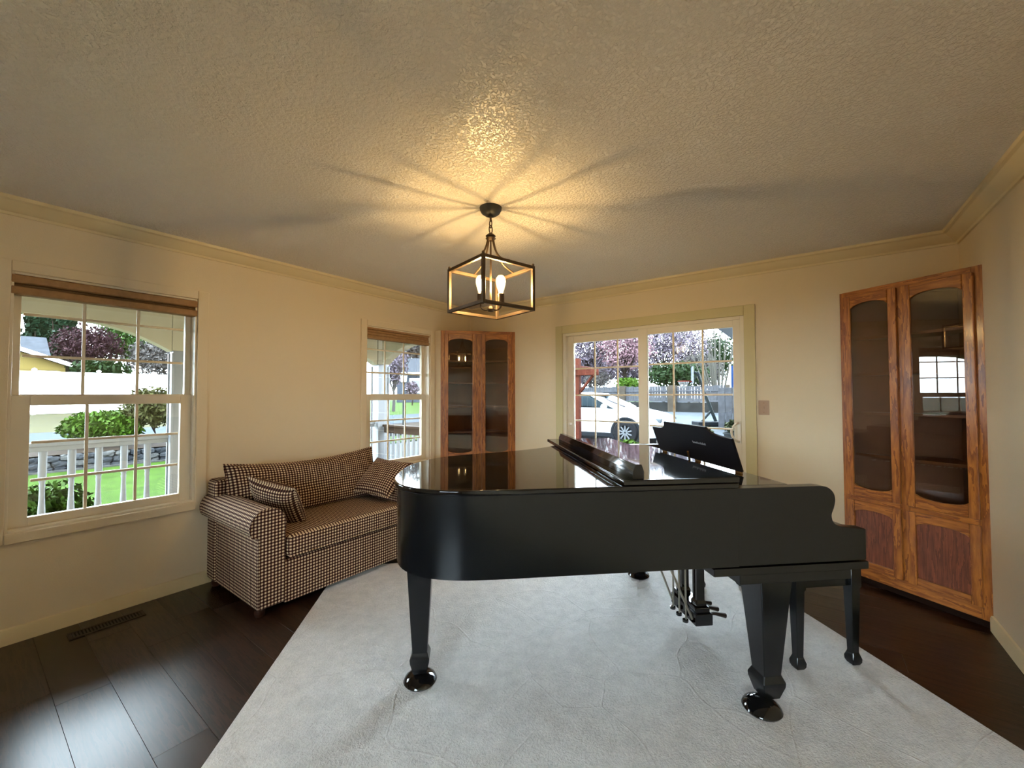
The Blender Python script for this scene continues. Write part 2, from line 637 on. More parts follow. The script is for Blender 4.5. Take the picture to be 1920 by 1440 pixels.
def sash(name, parent, x, y0, y1, z0, z1, gy0, gy1, zs, th=0.034):
    s = bpy.data.objects.new(name, None)
    COL.objects.link(s)
    s.parent = parent
    xs = (x - th / 2, x + th / 2)
    box('stile', 'vinyl_white', (*xs, y0, gy0, z0, z1), s)
    box('stile', 'vinyl_white', (*xs, gy1, y1, z0, z1), s)
    box('rail', 'vinyl_white', (*xs, gy0, gy1, zs[-1], z1), s)
    box('rail', 'vinyl_white', (*xs, gy0, gy1, z0, zs[0]), s)
    us = [gy0 + (gy1 - gy0) * i / 3 for i in range(4)]
    muntins(s, 'y', x, us, zs)
    return s


def window(name, y0, y1, label, cas=0.065):
    w = structure(name, label, 'window', (0, 0, 0))
    z0, z1 = WZ
    c = 0.018
    box('casing', 'wall_paint', (0, c, y0 - cas, y0, z0 - 0.055, z1 + cas - 0.005), w, 0.005)
    box('casing', 'wall_paint', (0, c, y1, y1 + cas, z0 - 0.055, z1 + cas - 0.005), w, 0.005)
    box('casing', 'wall_paint', (0, c, y0, y1, z1, z1 + cas - 0.005), w, 0.005)
    box('sill', 'wall_paint', (0, c + 0.012, y0, y1, z0 - 0.055, z0), w, 0.006)
    # jamb liners
    box('jamb', 'vinyl_white', (-WT, 0, y0, y0 + 0.012, z0, z1), w, 0.002)
    box('jamb', 'vinyl_white', (-WT, 0, y1 - 0.012, y1, z0, z1), w, 0.002)
    box('jamb', 'vinyl_white', (-WT, 0, y0 + 0.012, y1 - 0.012, z1 - 0.012, z1), w, 0.002)
    box('jamb', 'vinyl_white', (-WT, 0, y0 + 0.012, y1 - 0.012, z0, z0 + 0.012), w, 0.002)
    sash('upper_sash', w, -0.105, y0 + 0.012, y1 - 0.012, 1.315, z1 - 0.012, y0 + 0.045, y1 - 0.045, [1.362, 1.585, 1.825, 2.0])
    sash('lower_sash', w, -0.068, y0 + 0.012, y1 - 0.012, z0 + 0.012, 1.357, y0 + 0.085, y1 - 0.075, [0.663, 0.868, 1.085, 1.298])
    return w


window('window_1', *W1, 'large double hung grid window left of the checked sofa')
window('window_2', *W2, 'narrow looking double hung grid window beside the far corner cabinet')
window('fill_window_1', *W3, 'double hung grid window added unseen behind the viewer for daylight')  # not in view, added so daylight reaches the right wall


def shade(y0, y1, label, folds):
    t = thing('pleated_shade', label, 'window shade', (0.0, (y0 + y1) / 2, 1.92))
    hw = (y1 - y0) / 2 - 0.002
    n = len(folds)
    for i, (z0, z1, x0, x1, mname, nm) in enumerate(folds):
        prof = [(x0, z0), (x1 - 0.008, z0), (x1, z0 + 0.006), (x1, z1 - 0.006), (x1 - 0.008, z1), (x0, z1)]
        G().prism(prof, 'y', -hw, hw).build(nm, mname, t, 0.0015, 1)
    return t


shade(*W1, 'brown pleated shade raised at the top of the large left window',
      [(0.064, 0.112, -0.06, 0.006, 'shade_fabric', 'head_rail'), (0.046, 0.064, -0.055, -0.012, 'shaded_groove', 'pleat'), (0.0, 0.046, -0.055, 0.006, 'shade_fabric', 'bottom_rail')])
shade(*W2, 'tan pleated shade raised at the top of the window by the far cabinet',
      [(0.092, 0.122, -0.06, 0.0, 'shade_fabric', 'head_rail'), (0.066, 0.092, -0.055, -0.008, 'shade_fabric', 'pleat'), (0.04, 0.066, -0.055, -0.003, 'shade_fabric', 'pleat'),
       (0.0, 0.04, -0.055, 0.0, 'shade_fabric', 'bottom_rail')])

# unseen window added in the rear wall to let in more daylight
w4 = structure('fill_window_2', 'window added unseen in the wall behind the viewer for daylight', 'window')
WM = (W4[0] + W4[1]) / 2
for b in ((W4[0], W4[1], W4Z[0], W4Z[0] + 0.06), (W4[0], W4[1], W4Z[1] - 0.06, W4Z[1]), (W4[0], W4[0] + 0.06, W4Z[0] + 0.06, W4Z[1] - 0.06), (W4[1] - 0.06, W4[1], W4Z[0] + 0.06, W4Z[1] - 0.06), (WM - 0.03, WM + 0.03, W4Z[0] + 0.06, W4Z[1] - 0.06)):
    box('frame', 'vinyl_white', (b[0], b[1], YR - 0.1, YR - 0.04, b[2], b[3]), w4)
box('pane', 'window_glass', (W4[0] + 0.06, WM - 0.03, YR - 0.072, YR - 0.068, W4Z[0] + 0.06, W4Z[1] - 0.06), w4, 0)
box('pane', 'window_glass', (WM + 0.03, W4[1] - 0.06, YR - 0.072, YR - 0.068, W4Z[0] + 0.06, W4Z[1] - 0.06), w4, 0)

# ------------------------------------------------------------------ sliding door
door = structure('door_1', 'white sliding glass door with grid panes', 'door')
cs = 0.086
box('casing', 'door_trim_paint', (DX[0] - cs, DX[0], -0.018, 0, 0, DZ + cs), door, 0.004)
box('casing', 'door_trim_paint', (DX[1], DX[1] + cs - 0.003, -0.018, 0, 0, DZ + cs), door, 0.004)
box('casing', 'door_trim_paint', (DX[0], DX[1], -0.018, 0, DZ, DZ + cs), door, 0.004)
box('frame', 'vinyl_white', (DX[0], DX[0] + 0.035, -0.004, 0.13, 0.0, DZ), door)
box('frame', 'vinyl_white', (DX[1] - 0.03, DX[1], -0.004, 0.13, 0.0, DZ), door)
box('frame', 'vinyl_white', (DX[0] + 0.035, DX[1] - 0.03, -0.004, 0.13, DZ - 0.03, DZ), door)
box('threshold', 'vinyl_white', (DX[0] + 0.035, DX[1] - 0.03, -0.004, 0.13, 0.0, 0.03), door)


def door_panel(name, plane, x0, x1, gx0, gx1, cols, zs):
    p = bpy.data.objects.new(name, None)
    COL.objects.link(p)
    p.parent = door
    ys = (plane - 0.02, plane + 0.02)
    box('stile', 'vinyl_white', (x0, gx0, *ys, 0.03, DZ - 0.03), p)
    box('stile', 'vinyl_white', (gx1, x1, *ys, 0.03, DZ - 0.03), p)
    box('rail', 'vinyl_white', (gx0, gx1, *ys, zs[-1], DZ - 0.03), p)
    box('rail', 'vinyl_white', (gx0, gx1, *ys, 0.03, zs[0]), p)
    muntins(p, 'x', plane, [gx0] + cols + [gx1], zs, 0.016)
    return p


door_panel('fixed_panel', 0.062, DX[0] + 0.035, 2.24, 1.472, 2.204, [1.717, 1.968], [0.16, 0.42, 0.79, 1.07, 1.345, 1.632, 1.915])
dp = door_panel('sliding_panel', 0.02, 2.2, DX[1] - 0.03, 2.29, 3.024, [2.528, 2.781], [0.16, 0.42, 0.75, 1.05, 1.347, 1.64, 1.93])
hp = [(3.062, -0.001, 1.105), (3.045, -0.03, 1.098), (3.02, -0.045, 1.07), (3.01, -0.05, 1.03), (3.02, -0.045, 0.985), (3.045, -0.03, 0.955), (3.062, -0.001, 0.948)]
h = G().tube(spline(hp, 4), 0.0095, 10).build('handle', 'white_plastic', dp)
box('handle_plate', 'white_plastic', (3.05, 3.075, -0.008, 0.0, 0.935, 1.12), h, 0.003)
G().box(1.425, 1.45, 0.0, 0.045, 1.02, 1.045).build('latch', 'white_plastic', door, 0.006)

# light switch
sw = thing('light_switch', 'tan light switch plate on the wall right of the sliding door', 'light switch', (3.2445, 0, 1.18))
box('plate', 'switch_plate', (-0.038, 0.038, -0.006, 0, 0, 0.118), sw, 0.003)
box('toggle', 'switch_plate', (-0.005, 0.005, -0.016, -0.006, 0.05, 0.068), sw, 0.002)
for dz in (0.02, 0.098):
    G().lathe([(0.003, -0.0075), (0.003, -0.006)], (0, 0, dz), 8, 'y').build('screw', 'brass_dull', sw)

# floor register
vt = thing('floor_vent', 'dark brown slotted floor vent under the left window', 'floor vent', (0.18, -3.385, 0.0))
box('backing', 'vent_dark', (-0.03, 0.03, -0.148, 0.148, 0.0, 0.002), vt, 0)
for b in ((-0.045, -0.03, -0.162, 0.162), (0.03, 0.045, -0.162, 0.162), (-0.03, 0.03, -0.162, -0.146), (-0.03, 0.03, 0.146, 0.162)):
    box('frame', 'vent_brown', (*b, 0, 0.006), vt, 0.001, 1)
sl = None
for i in range(21):
    yy = -0.14 + i * 0.014
    if sl is None:
        sl = box('slat', 'vent_brown', (-0.03, 0.03, -0.003, 0.003, 0.002, 0.0055), vt, 0, loc=(0, yy, 0))
    else:
        share(sl, vt, (0, yy, 0))

# ------------------------------------------------------------------ rug
q = math.radians(43.5)
cq, sq = math.cos(q), math.sin(q)
n0 = 1.747 * cq - 3.39 * sq
n1 = 3.509 * cq - 0.849 * sq
t0, t1 = -4.24, -1.93
rug = G()
rug.prism([(0, 0), (n1 - n0, 0), (n1 - n0, t1 - t0), (0, t1 - t0)], 'z', 0.0, 0.013)
ro = rug.build('area_rug', 'rug_pile', None, 0.005, 2, loc=(n0 * cq - t0 * sq, n0 * sq + t0 * cq, 0.0), rot=(0, 0, q))
tag(ro, 'large pale cream area rug laid diagonally under the piano', 'rug')


# ------------------------------------------------------------------ corner cabinets
def cabinet(label, A, B, corner, doors):
    ang = math.atan2(B[1] - A[1], B[0] - A[0])
    ln = math.hypot(B[0] - A[0], B[1] - A[1])
    t = thing('corner_cabinet', label, 'cabinet', (A[0], A[1], 0), ang)
    dx, dy = corner[0] - A[0], corner[1] - A[1]
    cx, cy = dx * math.cos(ang) + dy * math.sin(ang), -dx * math.sin(ang) + dy * math.cos(ang)
    k = 0.985
    tri = [(0.012, 0.022), (ln - 0.012, 0.022), (0.01 + cx * k, cy * k)]
    zt = 2.103
    # carcass
    G().prism(tri, 'z', 2.05, zt - 0.002).build('top', 'oak_panel', t)
    G().prism(tri, 'z', 0.1, 0.12).build('bottom', 'cabinet_inside', t)

    def side(a, b):
        d = (Vector(b) - Vector(a)).normalized()
        n = Vector((-d.y, d.x)) * 0.012
        G().prism([a, b, tuple(Vector(b) + n), tuple(Vector(a) + n)], 'z', 0.07, 2.05).build('back_panel', 'cabinet_inside', t)
    if A[0] > 0.05 and A[0] < 1:         # return panel between the face and the window wall
        wx, wy = -A[0] * math.cos(ang), A[0] * math.sin(ang)
        G().prism([(0, 0), (wx * 0.98, wy * 0.98), (wx * 0.98 + 0.012, wy * 0.98 + 0.012), (0.016, 0.016)], 'z', 0.0, zt).build('side_panel', 'wall_paint', t)
    side(tri[1], tri[2])
    side(tri[2], tri[0])
    for z in (0.6, 0.92, 1.22, 1.5, 1.76):
        ktri = [(0.05, 0.04), (ln - 0.05, 0.04), (0.005 + cx * 0.93, cy * 0.93)]
        G().prism(ktri, 'z', z - 0.018, z).build('shelf', 'cabinet_inside', t)
    # face frame
    (a0, a1), (b0, b1) = doors
    box('stile', 'oak', (0, a0 + 0.012, 0, 0.02, 0.045, zt), t)
    box('stile', 'oak', (b1 - 0.012, ln, 0, 0.02, 0.045, zt), t)
    box('stile', 'oak', (a1 - 0.012, b0 + 0.012, 0, 0.02, 0.12, 2.06), t)
    fr = (a0 + 0.012, b1 - 0.012, 0, 0.02)
    box('rail', 'oak_horizontal', (*fr, 2.055, zt), t)
    box('rail', 'oak_horizontal', (*fr, 0.045, 0.13), t)
    box('rail', 'oak_horizontal', (fr[0], a1 - 0.012, 0, 0.02, 0.575, 0.63), t)
    box('rail', 'oak_horizontal', (b0 + 0.012, fr[1], 0, 0.02, 0.575, 0.63), t)
    box('toe_kick', 'toe_dark', (0.02, ln - 0.02, 0.022, 0.04, 0.0, 0.055), t)
    sw_ = 0.046
    for x0, x1 in doors:
        d = bpy.data.objects.new('door', None)
        COL.objects.link(d)
        d.parent = t
        y = (-0.02, -0.001)
        z0, z1 = 0.618, 2.066
        g0, g1 = x0 + sw_, x1 - sw_
        box('stile', 'oak', (x0, g0, *y, z0, z1), d, 0.005)
        box('stile', 'oak', (g1, x1, *y, z0, z1), d, 0.005)
        N = 12
        arc = lambda zb, r: [(g0 + (g1 - g0) * i / N, zb + r * math.sqrt(max(0, 1 - (2 * i / N - 1) ** 2 * 0.97))) for i in range(N + 1)]
        top = arc(1.962, 0.045)
        G().prism(top + [(g1, z1), (g0, z1)], 'y', *y).build('rail', 'oak_horizontal', d, 0.003, 1)
        bot = arc(0.712, -0.035)
        G().prism([(g0, z0), (g1, z0)] + bot[::-1], 'y', *y).build('rail', 'oak_horizontal', d, 0.003, 1)
        box('glass_pane', 'cabinet_glass', (g0 - 0.004, g1 + 0.004, -0.0085, -0.0055, 0.66, 2.015), d, 0, smooth=False)
        # lower door with arched panel
        e = bpy.data.objects.new('door', None)
        COL.objects.link(e)
        e.parent = t
        z0, z1 = 0.118, 0.585
        box('stile', 'oak', (x0, g0, *y, z0, z1), e, 0.005)
        box('stile', 'oak', (g1, x1, *y, z0, z1), e, 0.005)
        top = arc(0.498, 0.032)
        G().prism(top + [(g1, z1), (g0, z1)], 'y', *y).build('rail', 'oak_horizontal', e, 0.003, 1)
        box('rail', 'oak_horizontal', (g0, g1, *y, z0, z0 + 0.05), e, 0.003)
        box('panel', 'oak_panel', (g0 - 0.004, g1 + 0.004, -0.007, -0.001, z0 + 0.045, 0.54), e, 0.001, 1)
    return t


cabinet('tall oak corner cabinet with arched glass doors right of the piano keyboard', (3.745, -0.03), (4.374, -0.44), (4.374, 0), [(0.03, 0.348), (0.376, 0.716)])
cabinet('tall oak corner cabinet with arched glass doors in the far corner beside the window', (0.095, -0.621), (0.716, 0), (0, 0), [(0.044, 0.414), (0.475, 0.832)])

# ------------------------------------------------------------------ pendant lantern
LX, LY = 2.07, -2.126
lamp = thing('pendant_lantern', 'bronze open cage lantern pendant with two glowing bulbs hanging from the ceiling', 'pendant lamp', (LX, LY, 1.83), math.radians(30 + 45))
hh = 0.245 / math.sqrt(2)
zb, zt = 0.01, 0.25
bw = 0.009
G().lathe([(0.0, 0.562), (0.014, 0.56), (0.034, 0.566), (0.054, 0.58), (0.063, 0.598), (0.065, 0.61), (0.0, 0.61)], seg=28).build('canopy', 'canopy_black', lamp)
for sx in (-1, 1):
    for sy in (-1, 1):
        box('post', 'lamp_bronze', (sx * hh - bw, sx * hh + bw, sy * hh - bw, sy * hh + bw, zb - bw, zt + bw), lamp, 0.0015, 1)
        G().lathe([(0.006, zt + bw), (0.009, zt + bw + 0.006), (0.006, zt + bw + 0.013), (0.0, zt + bw + 0.016)], (sx * hh, sy * hh, 0), 10).build('finial', 'lamp_bronze', lamp)
for z in (zb, zt):
    for s_ in (-1, 1):
        box('rail', 'lamp_bronze', (-hh + bw, hh - bw, s_ * hh - bw, s_ * hh + bw, z - bw, z + bw), lamp, 0.0015, 1)
        box('rail', 'lamp_bronze', (s_ * hh - bw, s_ * hh + bw, -hh + bw, hh - bw, z - bw, z + bw), lamp, 0.0015, 1)
for i in range(4):
    a = i * PI / 2
    pts = spline([(0.02, 0.425), (0.03, 0.385), (0.055, 0.335), (0.1, 0.29), (hh, zt + 0.008)], 5)
    G().tube([(r * math.cos(a), r * math.sin(a), z) for r, z in pts], 0.0055, 8).build('arm', 'lamp_bronze', lamp)
G().lathe([(0.0, 0.418), (0.022, 0.42), (0.03, 0.43), (0.022, 0.437), (0.03, 0.444), (0.018, 0.455), (0.008, 0.462), (0.0, 0.463)], seg=20).build('hub', 'lamp_bronze', lamp)
for k, zc in enumerate((0.483, 0.516)):
    ring = [((0.011 * math.cos(2 * PI * i / 14)) * (1 - k), (0.011 * math.cos(2 * PI * i / 14)) * k, zc + 0.024 * math.sin(2 * PI * i / 14)) for i in range(14)]
    G().tube(ring, 0.0035, 6, True).build('chain_link', 'lamp_bronze', lamp)
G().tube([(0, 0, 0.53), (0, 0, 0.558)], 0.006, 8).build('loop', 'lamp_bronze', lamp)
G().tube([(0, 0, 0.035), (0, 0, 0.42)], 0.005, 8).build('stem', 'lamp_bronze', lamp)
G().lathe([(0.0, 0.0), (0.016, 0.004), (0.02, 0.016), (0.014, 0.03), (0.0, 0.04)], seg=14).build('bottom_hub', 'lamp_bronze', lamp)
va = math.radians(-75) + YAW       # bulbs sit side by side across the view
for s_ in (-1, 1):
    bx_, by_ = s_ * 0.058 * math.cos(va), s_ * 0.058 * math.sin(va)
    G().tube(spline([(0, 0, 0.018), (bx_ * 0.6, by_ * 0.6, 0.012), (bx_, by_, 0.03), (bx_, by_, 0.06)], 5), 0.0042, 8).build('arm', 'lamp_bronze', lamp)
    so = G().lathe([(0.0, 0.05), (0.02, 0.052), (0.02, 0.105), (0.0, 0.106)], (bx_, by_, 0), 16).build('socket', 'lamp_bronze', lamp)
    G().lathe([(0.0, 0.1), (0.013, 0.106), (0.014, 0.118), (0.024, 0.15), (0.029, 0.175), (0.027, 0.196), (0.016, 0.212), (0.0, 0.217)], (bx_, by_, 0), 20).build('bulb', 'bulb_glass', lamp)
    G().lathe([(0.0, 0.125), (0.006, 0.126), (0.0065, 0.15), (0.006, 0.189), (0.0, 0.19)], (bx_, by_, 0), 8).build('filament', 'filament_glow', lamp.children[-1])

# ------------------------------------------------------------------ grand piano
PO = (2.4894, -1.8286)
PA = math.radians(42.5)
pz = 0.013
piano = thing('grand_piano', 'glossy black grand piano standing diagonally on the pale rug', 'piano', (PO[0], PO[1], pz), PA)
ZR0, ZR1 = 0.66 - pz, 0.972 - pz
half = [(0.437, -0.74), (0.1, -0.74), (-0.3, -0.74), (-0.55, -0.74), (-0.7, -0.728), (-0.82, -0.685), (-0.905, -0.6), (-0.945, -0.48), (-0.948, -0.33), (-0.925, -0.16), (-0.875, -0.03),
        (-0.78, 0.09), (-0.6, 0.19), (-0.35, 0.29), (-0.15, 0.41), (0.0, 0.56), (0.1, 0.68), (0.2, 0.735), (0.3, 0.74), (0.437, 0.74)]
outline = spline(half, 5)


def offset(poly, d):
    """push an open clockwise outline outwards by d"""
    out = []
    for i, p in enumerate(poly):
        t = (Vector(poly[min(i + 1, len(poly) - 1)]) - Vector(poly[max(i - 1, 0)])).normalized()
        out.append((p[0] + t.y * d, p[1] - t.x * d))
    return out


rim = G().prism(outline, 'z', ZR0, ZR1).build('rim', 'piano_side', piano, 0.004, 2, efilter=lambda e: max(v.co.x for v in e.verts) < 0.4365)
lid_out = offset(outline, -0.012)
G().prism(lid_out, 'z', ZR1 + 0.002, ZR1 + 0.024).build('lid', 'piano_black', piano, 0.006, 3)
ZF = ZR1 + 0.0245
flap = box('lid_flap', 'piano_black', (-0.045, 0.44, -0.75, 0.752, ZF, ZF + 0.022), piano, 0.005, 3)
ZT = ZF + 0.022
bar = [(0.0, ZT), (0.046, ZT), (0.046, ZT + 0.03), (0.036, ZT + 0.058), (0.012, ZT + 0.058), (0.0, ZT + 0.03)]
G().prism(bar, 'y', -0.735, 0.56).build('lid_moulding', 'piano_black', flap, 0.0012, 1, smooth=False)
for yy in (-0.5, 0.5):
    G().lathe([(0.005, yy - 0.04), (0.005, yy + 0.04)], (0.437, 0, ZF), 8, 'y').build('hinge', 'brass_dull', piano)
# arms with the scooped cheek
z_ = lambda z: z - pz
armp = [(0.4372, z_(0.66)), (0.4372, ZR1), (0.80, ZR1)]
armp += spline([(0.80, ZR1), (0.836, z_(0.966)), (0.862, z_(0.945)), (0.871, z_(0.915)), (0.864, z_(0.88)), (0.853, z_(0.85)), (0.862, z_(0.82)), (0.89, z_(0.803)), (0.924, z_(0.798))], 4)[1:]
armp += [(1.008, z_(0.788)), (1.008, z_(0.66))]
for ys in ((-0.74, -0.69), (0.69, 0.74)):
    G().prism(armp, 'y', *ys).build('arm', 'piano_side', piano, 0.004, 2, efilter=lambda e: not all(v.co.x < 0.4375 for v in e.verts))
# key bed with moulding
box('key_bed', 'piano_side', (0.33, 1.018, -0.74, 0.74, z_(0.622), z_(0.654)), piano, 0.004)
box('key_bed_block', 'piano_side', (0.45, 0.95, -0.725, 0.725, z_(0.578), z_(0.622)), piano, 0.004)
box('key_slip', 'piano_side', (0.98, 1.005, -0.69, 0.69, z_(0.656), z_(0.735)), piano, 0.004)
for y0, y1 in ((-0.69, -0.615), (0.615, 0.69)):
    box('key_block', 'piano_black', (0.86, 0.98, y0, y1, z_(0.656), z_(0.785)), piano, 0.006)
# white and black keys
kw = 1.23 / 52
km = box('white_key', 'white_plastic', (0.80, 0.975, 0.0005, kw - 0.0005, z_(0.70), z_(0.722)), piano, 0.0015, 1)
km.location = (0, -0.615, 0)
for i in range(1, 52):
    share(km, piano, (0, -0.615 + i * kw, 0))
kb = None
for i in range(51):
    if i % 7 in (1, 4):
        continue
    yy = -0.615 + (i + 1) * kw
    if kb is None:
        kb = box('black_key', 'piano_black', (0.80, 0.90, -0.006, 0.006, z_(0.722), z_(0.734)), piano, 0.002, 1, loc=(0, yy, 0))
    else:
        share(kb, piano, (0, yy, 0))
fb = spline([(0.80, z_(0.725)), (0.79, z_(0.78)), (0.765, z_(0.84)), (0.73, z_(0.90)), (0.69, z_(0.955))], 4)
G().prism(fb + [(x - 0.02, z) for x, z in fb[::-1]], 'y', -0.688, 0.688).build('fallboard', 'piano_black', piano, 0.003, 1)
box('tray', 'piano_black', (0.4374, 0.70, -0.689, 0.689, ZR1 - 0.02, ZR1), piano, 0.003)
box('plate', 'brass_dull', (0.4374, 0.8, -0.688, 0.688, z_(0.656), z_(0.70)), piano, 0)
# music desk leaning towards the tail
desk = bpy.data.objects.new('music_desk', None)
COL.objects.link(desk)
desk.parent = piano
desk.location = (0.662, 0, ZR1)
desk.rotation_euler = (0, math.radians(-22), 0)
dl = [(-0.475, 0.014), (0.345, 0.014), (0.33, 0.182), (0.29, 0.182)]
dl += spline([(0.29, 0.182), (0.21, 0.185), (0.168, 0.196), (0.146, 0.212), (0.135, 0.232)], 4)[1:]
dl += [(-0.305, 0.232)]
dl += spline([(-0.305, 0.232), (-0.325, 0.214), (-0.36, 0.2), (-0.42, 0.192), (-0.497, 0.188)], 4)[1:]
G().prism(dl, 'x', -0.012, 0.0).build('desk_panel', 'desk_black', desk, 0.002, 1)
for yy in (-0.44, -0.09, 0.3):
    box('hinge_block', 'brass_dull', (-0.012, 0.004, yy - 0.018, yy + 0.018, 0.0, 0.016), desk, 0.002, 1)
G().tube([(-0.016, -0.02, 0.004), (-0.02, -0.045, 0.062)], 0.006, 6).build('prop', 'brass_dull', desk)
gl = G()  # pale strips stand in for an unreadable reflection of letters
xx = -0.13
for i, hgt in enumerate((0.013, 0.008, 0.009, 0.007, 0.013, 0.008, 0.007, 0.012, 0.008, 0.013, 0.008, 0.012)):
    gl.box(-0.0128, -0.0122, xx - 0.0065, xx, 0.124, 0.124 + hgt)
    xx -= 0.0105
gl.build('reflection_mark', 'letter_reflection', desk, 0)['label'] = 'small pale painted reflection of lettering'


def piano_leg(x, y, cup, ztop, w0, rot=0.0):
    lg = G().square([(w0, ztop), (w0 * 0.55, z_(0.165)), (w0 * 0.57, z_(0.16)), (w0 * 0.72, z_(0.135)), (w0 * 0.7, z_(0.118)), (w0 * 0.48, z_(0.062))], (x, y), rot)
    o = lg.build('leg', 'piano_side', piano, 0.003, 1)
    G().lathe([(0.0, 0.066), (0.014, 0.066), (0.014, 0.03), (0.0, 0.03)], (x, y, 0), 12).build('caster', 'brass', o)
    cx, cy = x + cup[0], y + cup[1]
    G().lathe([(0.0, 0.0), (0.072, 0.0), (0.077, 0.008), (0.07, 0.022), (0.052, 0.036), (0.03, 0.046), (0.0, 0.05)], (cx, cy, 0), 28).build('caster_cup', 'piano_black', o)


piano_leg(0.635, -0.625, (-0.035, -0.015), z_(0.58), 0.072)
piano_leg(0.635, 0.625, (-0.02, 0.02), z_(0.58), 0.072)
piano_leg(-0.865, -0.30, (0.0, 0.0), ZR0, 0.062)
# pedal lyre
ly = bpy.data.objects.new('pedal_lyre', None)
COL.objects.link(ly)
ly.parent = piano
box('lyre_box', 'piano_black', (0.585, 0.685, -0.165, 0.105, z_(0.092), z_(0.155)), ly, 0.005)
box('lyre_base', 'piano_black', (0.595, 0.675, -0.155, 0.095, z_(0.155), z_(0.185)), ly, 0.006)
for yy in (-0.11, 0.05):
    G().square([(0.03, z_(0.185)), (0.03, z_(0.2)), (0.023, z_(0.215)), (0.023, z_(0.62))], (0.635, yy)).build('lyre_post', 'piano_black', ly, 0.002, 1)
for yy in (-0.10, -0.03, 0.04):
    pts = spline([(0.68, yy, z_(0.118)), (0.73, yy, z_(0.121)), (0.77, yy, z_(0.112)), (0.8, yy, z_(0.104))], 4)
    G().tube(pts, 0.007, 8, r1=0.013).build('pedal', 'pedal_dark', ly)
    G().tube([(0.565, yy, z_(0.10)), (0.565, yy, z_(0.64))], 0.005, 8).build('pedal_rod', 'rod_steel', ly)
    G().lathe([(0.0, z_(0.085)), (0.016, z_(0.087)), (0.016, z_(0.1)), (0.0, z_(0.101))], (0.562, yy, 0), 12).build('rod_foot', 'piano_black', ly)
for y0, y1 in ((-0.13, -0.05), (0.09, 0.09)):
    G().tube([(0.585, y0, z_(0.115)), (0.38, y1, z_(0.64))], 0.006, 8).build('brace_rod', 'rod_steel', ly)

# ------------------------------------------------------------------ piano bench
bench = thing('piano_bench', 'black wooden piano bench pushed under the keyboard', 'bench', (PO[0] + 1.112 * math.cos(PA), PO[1] + 1.112 * math.sin(PA), pz), PA)
bz = lambda z: z - pz
box('seat', 'piano_side', (-0.19, 0.19, -0.46, 0.46, bz(0.492), bz(0.52)), bench, 0.006, 3)
for sx in (-1, 1):
    box('apron', 'piano_side', (sx * 0.152 - 0.01, sx * 0.152 + 0.01, -0.40, 0.40, bz(0.40), bz(0.491)), bench, 0.003)
for sy in (-1, 1):
    box('apron', 'piano_side', (-0.13, 0.13, sy * 0.42 - 0.01, sy * 0.42 + 0.01, bz(0.40), bz(0.491)), bench, 0.003)
    for sx in (-1, 1):
        G().square([(0.028, bz(0.491)), (0.028, bz(0.40)), (0.024, bz(0.39)), (0.017, bz(0.075)), (0.018, bz(0.07)), (0.026, bz(0.045)), (0.025, bz(0.028)), (0.018, bz(0.013))], (sx * 0.15, sy * 0.42)).build('leg', 'piano_side', bench, 0.002, 1)

# ------------------------------------------------------------------ sofa
SY0, SY1 = -2.905, -1.55
sofa = thing('checked_sofa', 'brown and cream gingham checked loveseat under the left wall', 'sofa', (0.03, -2.2275, 0.0))
sf = lambda y: y + 2.2275      # local y


def uvbuild(g, name, uvs, parent, **k):
    return g.build(name, 'gingham', parent, uvs=uvs, **k)


# base with front panel
box('base', 'gingham', (0.1, 0.835, sf(-2.70), sf(-1.755), 0.045, 0.315), sofa, 0.012, 3, uvbox=True)
box('back', 'gingham', (0.0, 0.17, sf(-2.86), sf(-1.595), 0.045, 0.755), sofa, 0.03, 4, uvbox=True)


def arm(yc, sgn, nm):
    """rolled arm: profile in (y, z), extruded along x; sgn = outward direction"""
    prof = []
    r = 0.103
    zc = 0.555
    for i in range(0, 25):
        a = math.radians(-12 + i * (222 / 24))
        prof.append((r * math.cos(a), zc + r * math.sin(a)))
    # prof runs from inner side over the top to the outer underside
    inner = [(0.1 * 0.98, 0.06), (0.1 * 0.98, 0.30), (0.1 * 0.98, 0.5)]
    outer = [(-0.052, 0.49), (-0.052, 0.3), (-0.05, 0.06)]
    poly = inner + prof + outer
    poly = [(-p[0] * sgn, p[1]) for p in poly]
    arc = [0.0]
    for a, b in zip(poly, poly[1:]):
        arc.append(arc[-1] + math.hypot(b[0] - a[0], b[1] - a[1]))
    g = G()
    n = len(poly)
    xs = [0.02, 0.2, 0.4, 0.6, 0.8, 0.825]
    uvs = []
    vs, fs = [], []
    for x in xs:
        for p, s_ in zip(poly, arc):
            vs.append((x, yc + p[0], p[1]))
            uvs.append((x, s_))
    for k in range(len(xs) - 1):
        for i in range(n - 1):
            fs.append((k * n + i, k * n + i + 1, (k + 1) * n + i + 1, (k + 1) * n + i))
    g.add(vs, fs)
    o = g.build(nm, 'gingham', sofa, uvs=uvs)
    # front panel: the same outline, slightly padded
    g2 = G()
    q_ = [(p[0] * 0.97, p[1]) for p in poly]
    g2.prism([(yc + p[0], p[1]) for p in poly], 'x', 0.815, 0.838)
    g2.build('arm_front', 'gingham', o, 0.008, 3, uvbox=True)
    pip = G().tube([(0.838, yc + p[0] * 0.985, p[1]) for p in poly], 0.005, 6)
    pip.build('piping', 'gingham', o, uvbox=True)
    G().prism([(yc + p[0], p[1]) for p in poly], 'x', 0.0, 0.02).build('arm_back', 'gingham', o, 0, uvbox=True)
    return o


arm(sf(-2.80), -1, 'arm')
arm(sf(-1.655), 1, 'arm')


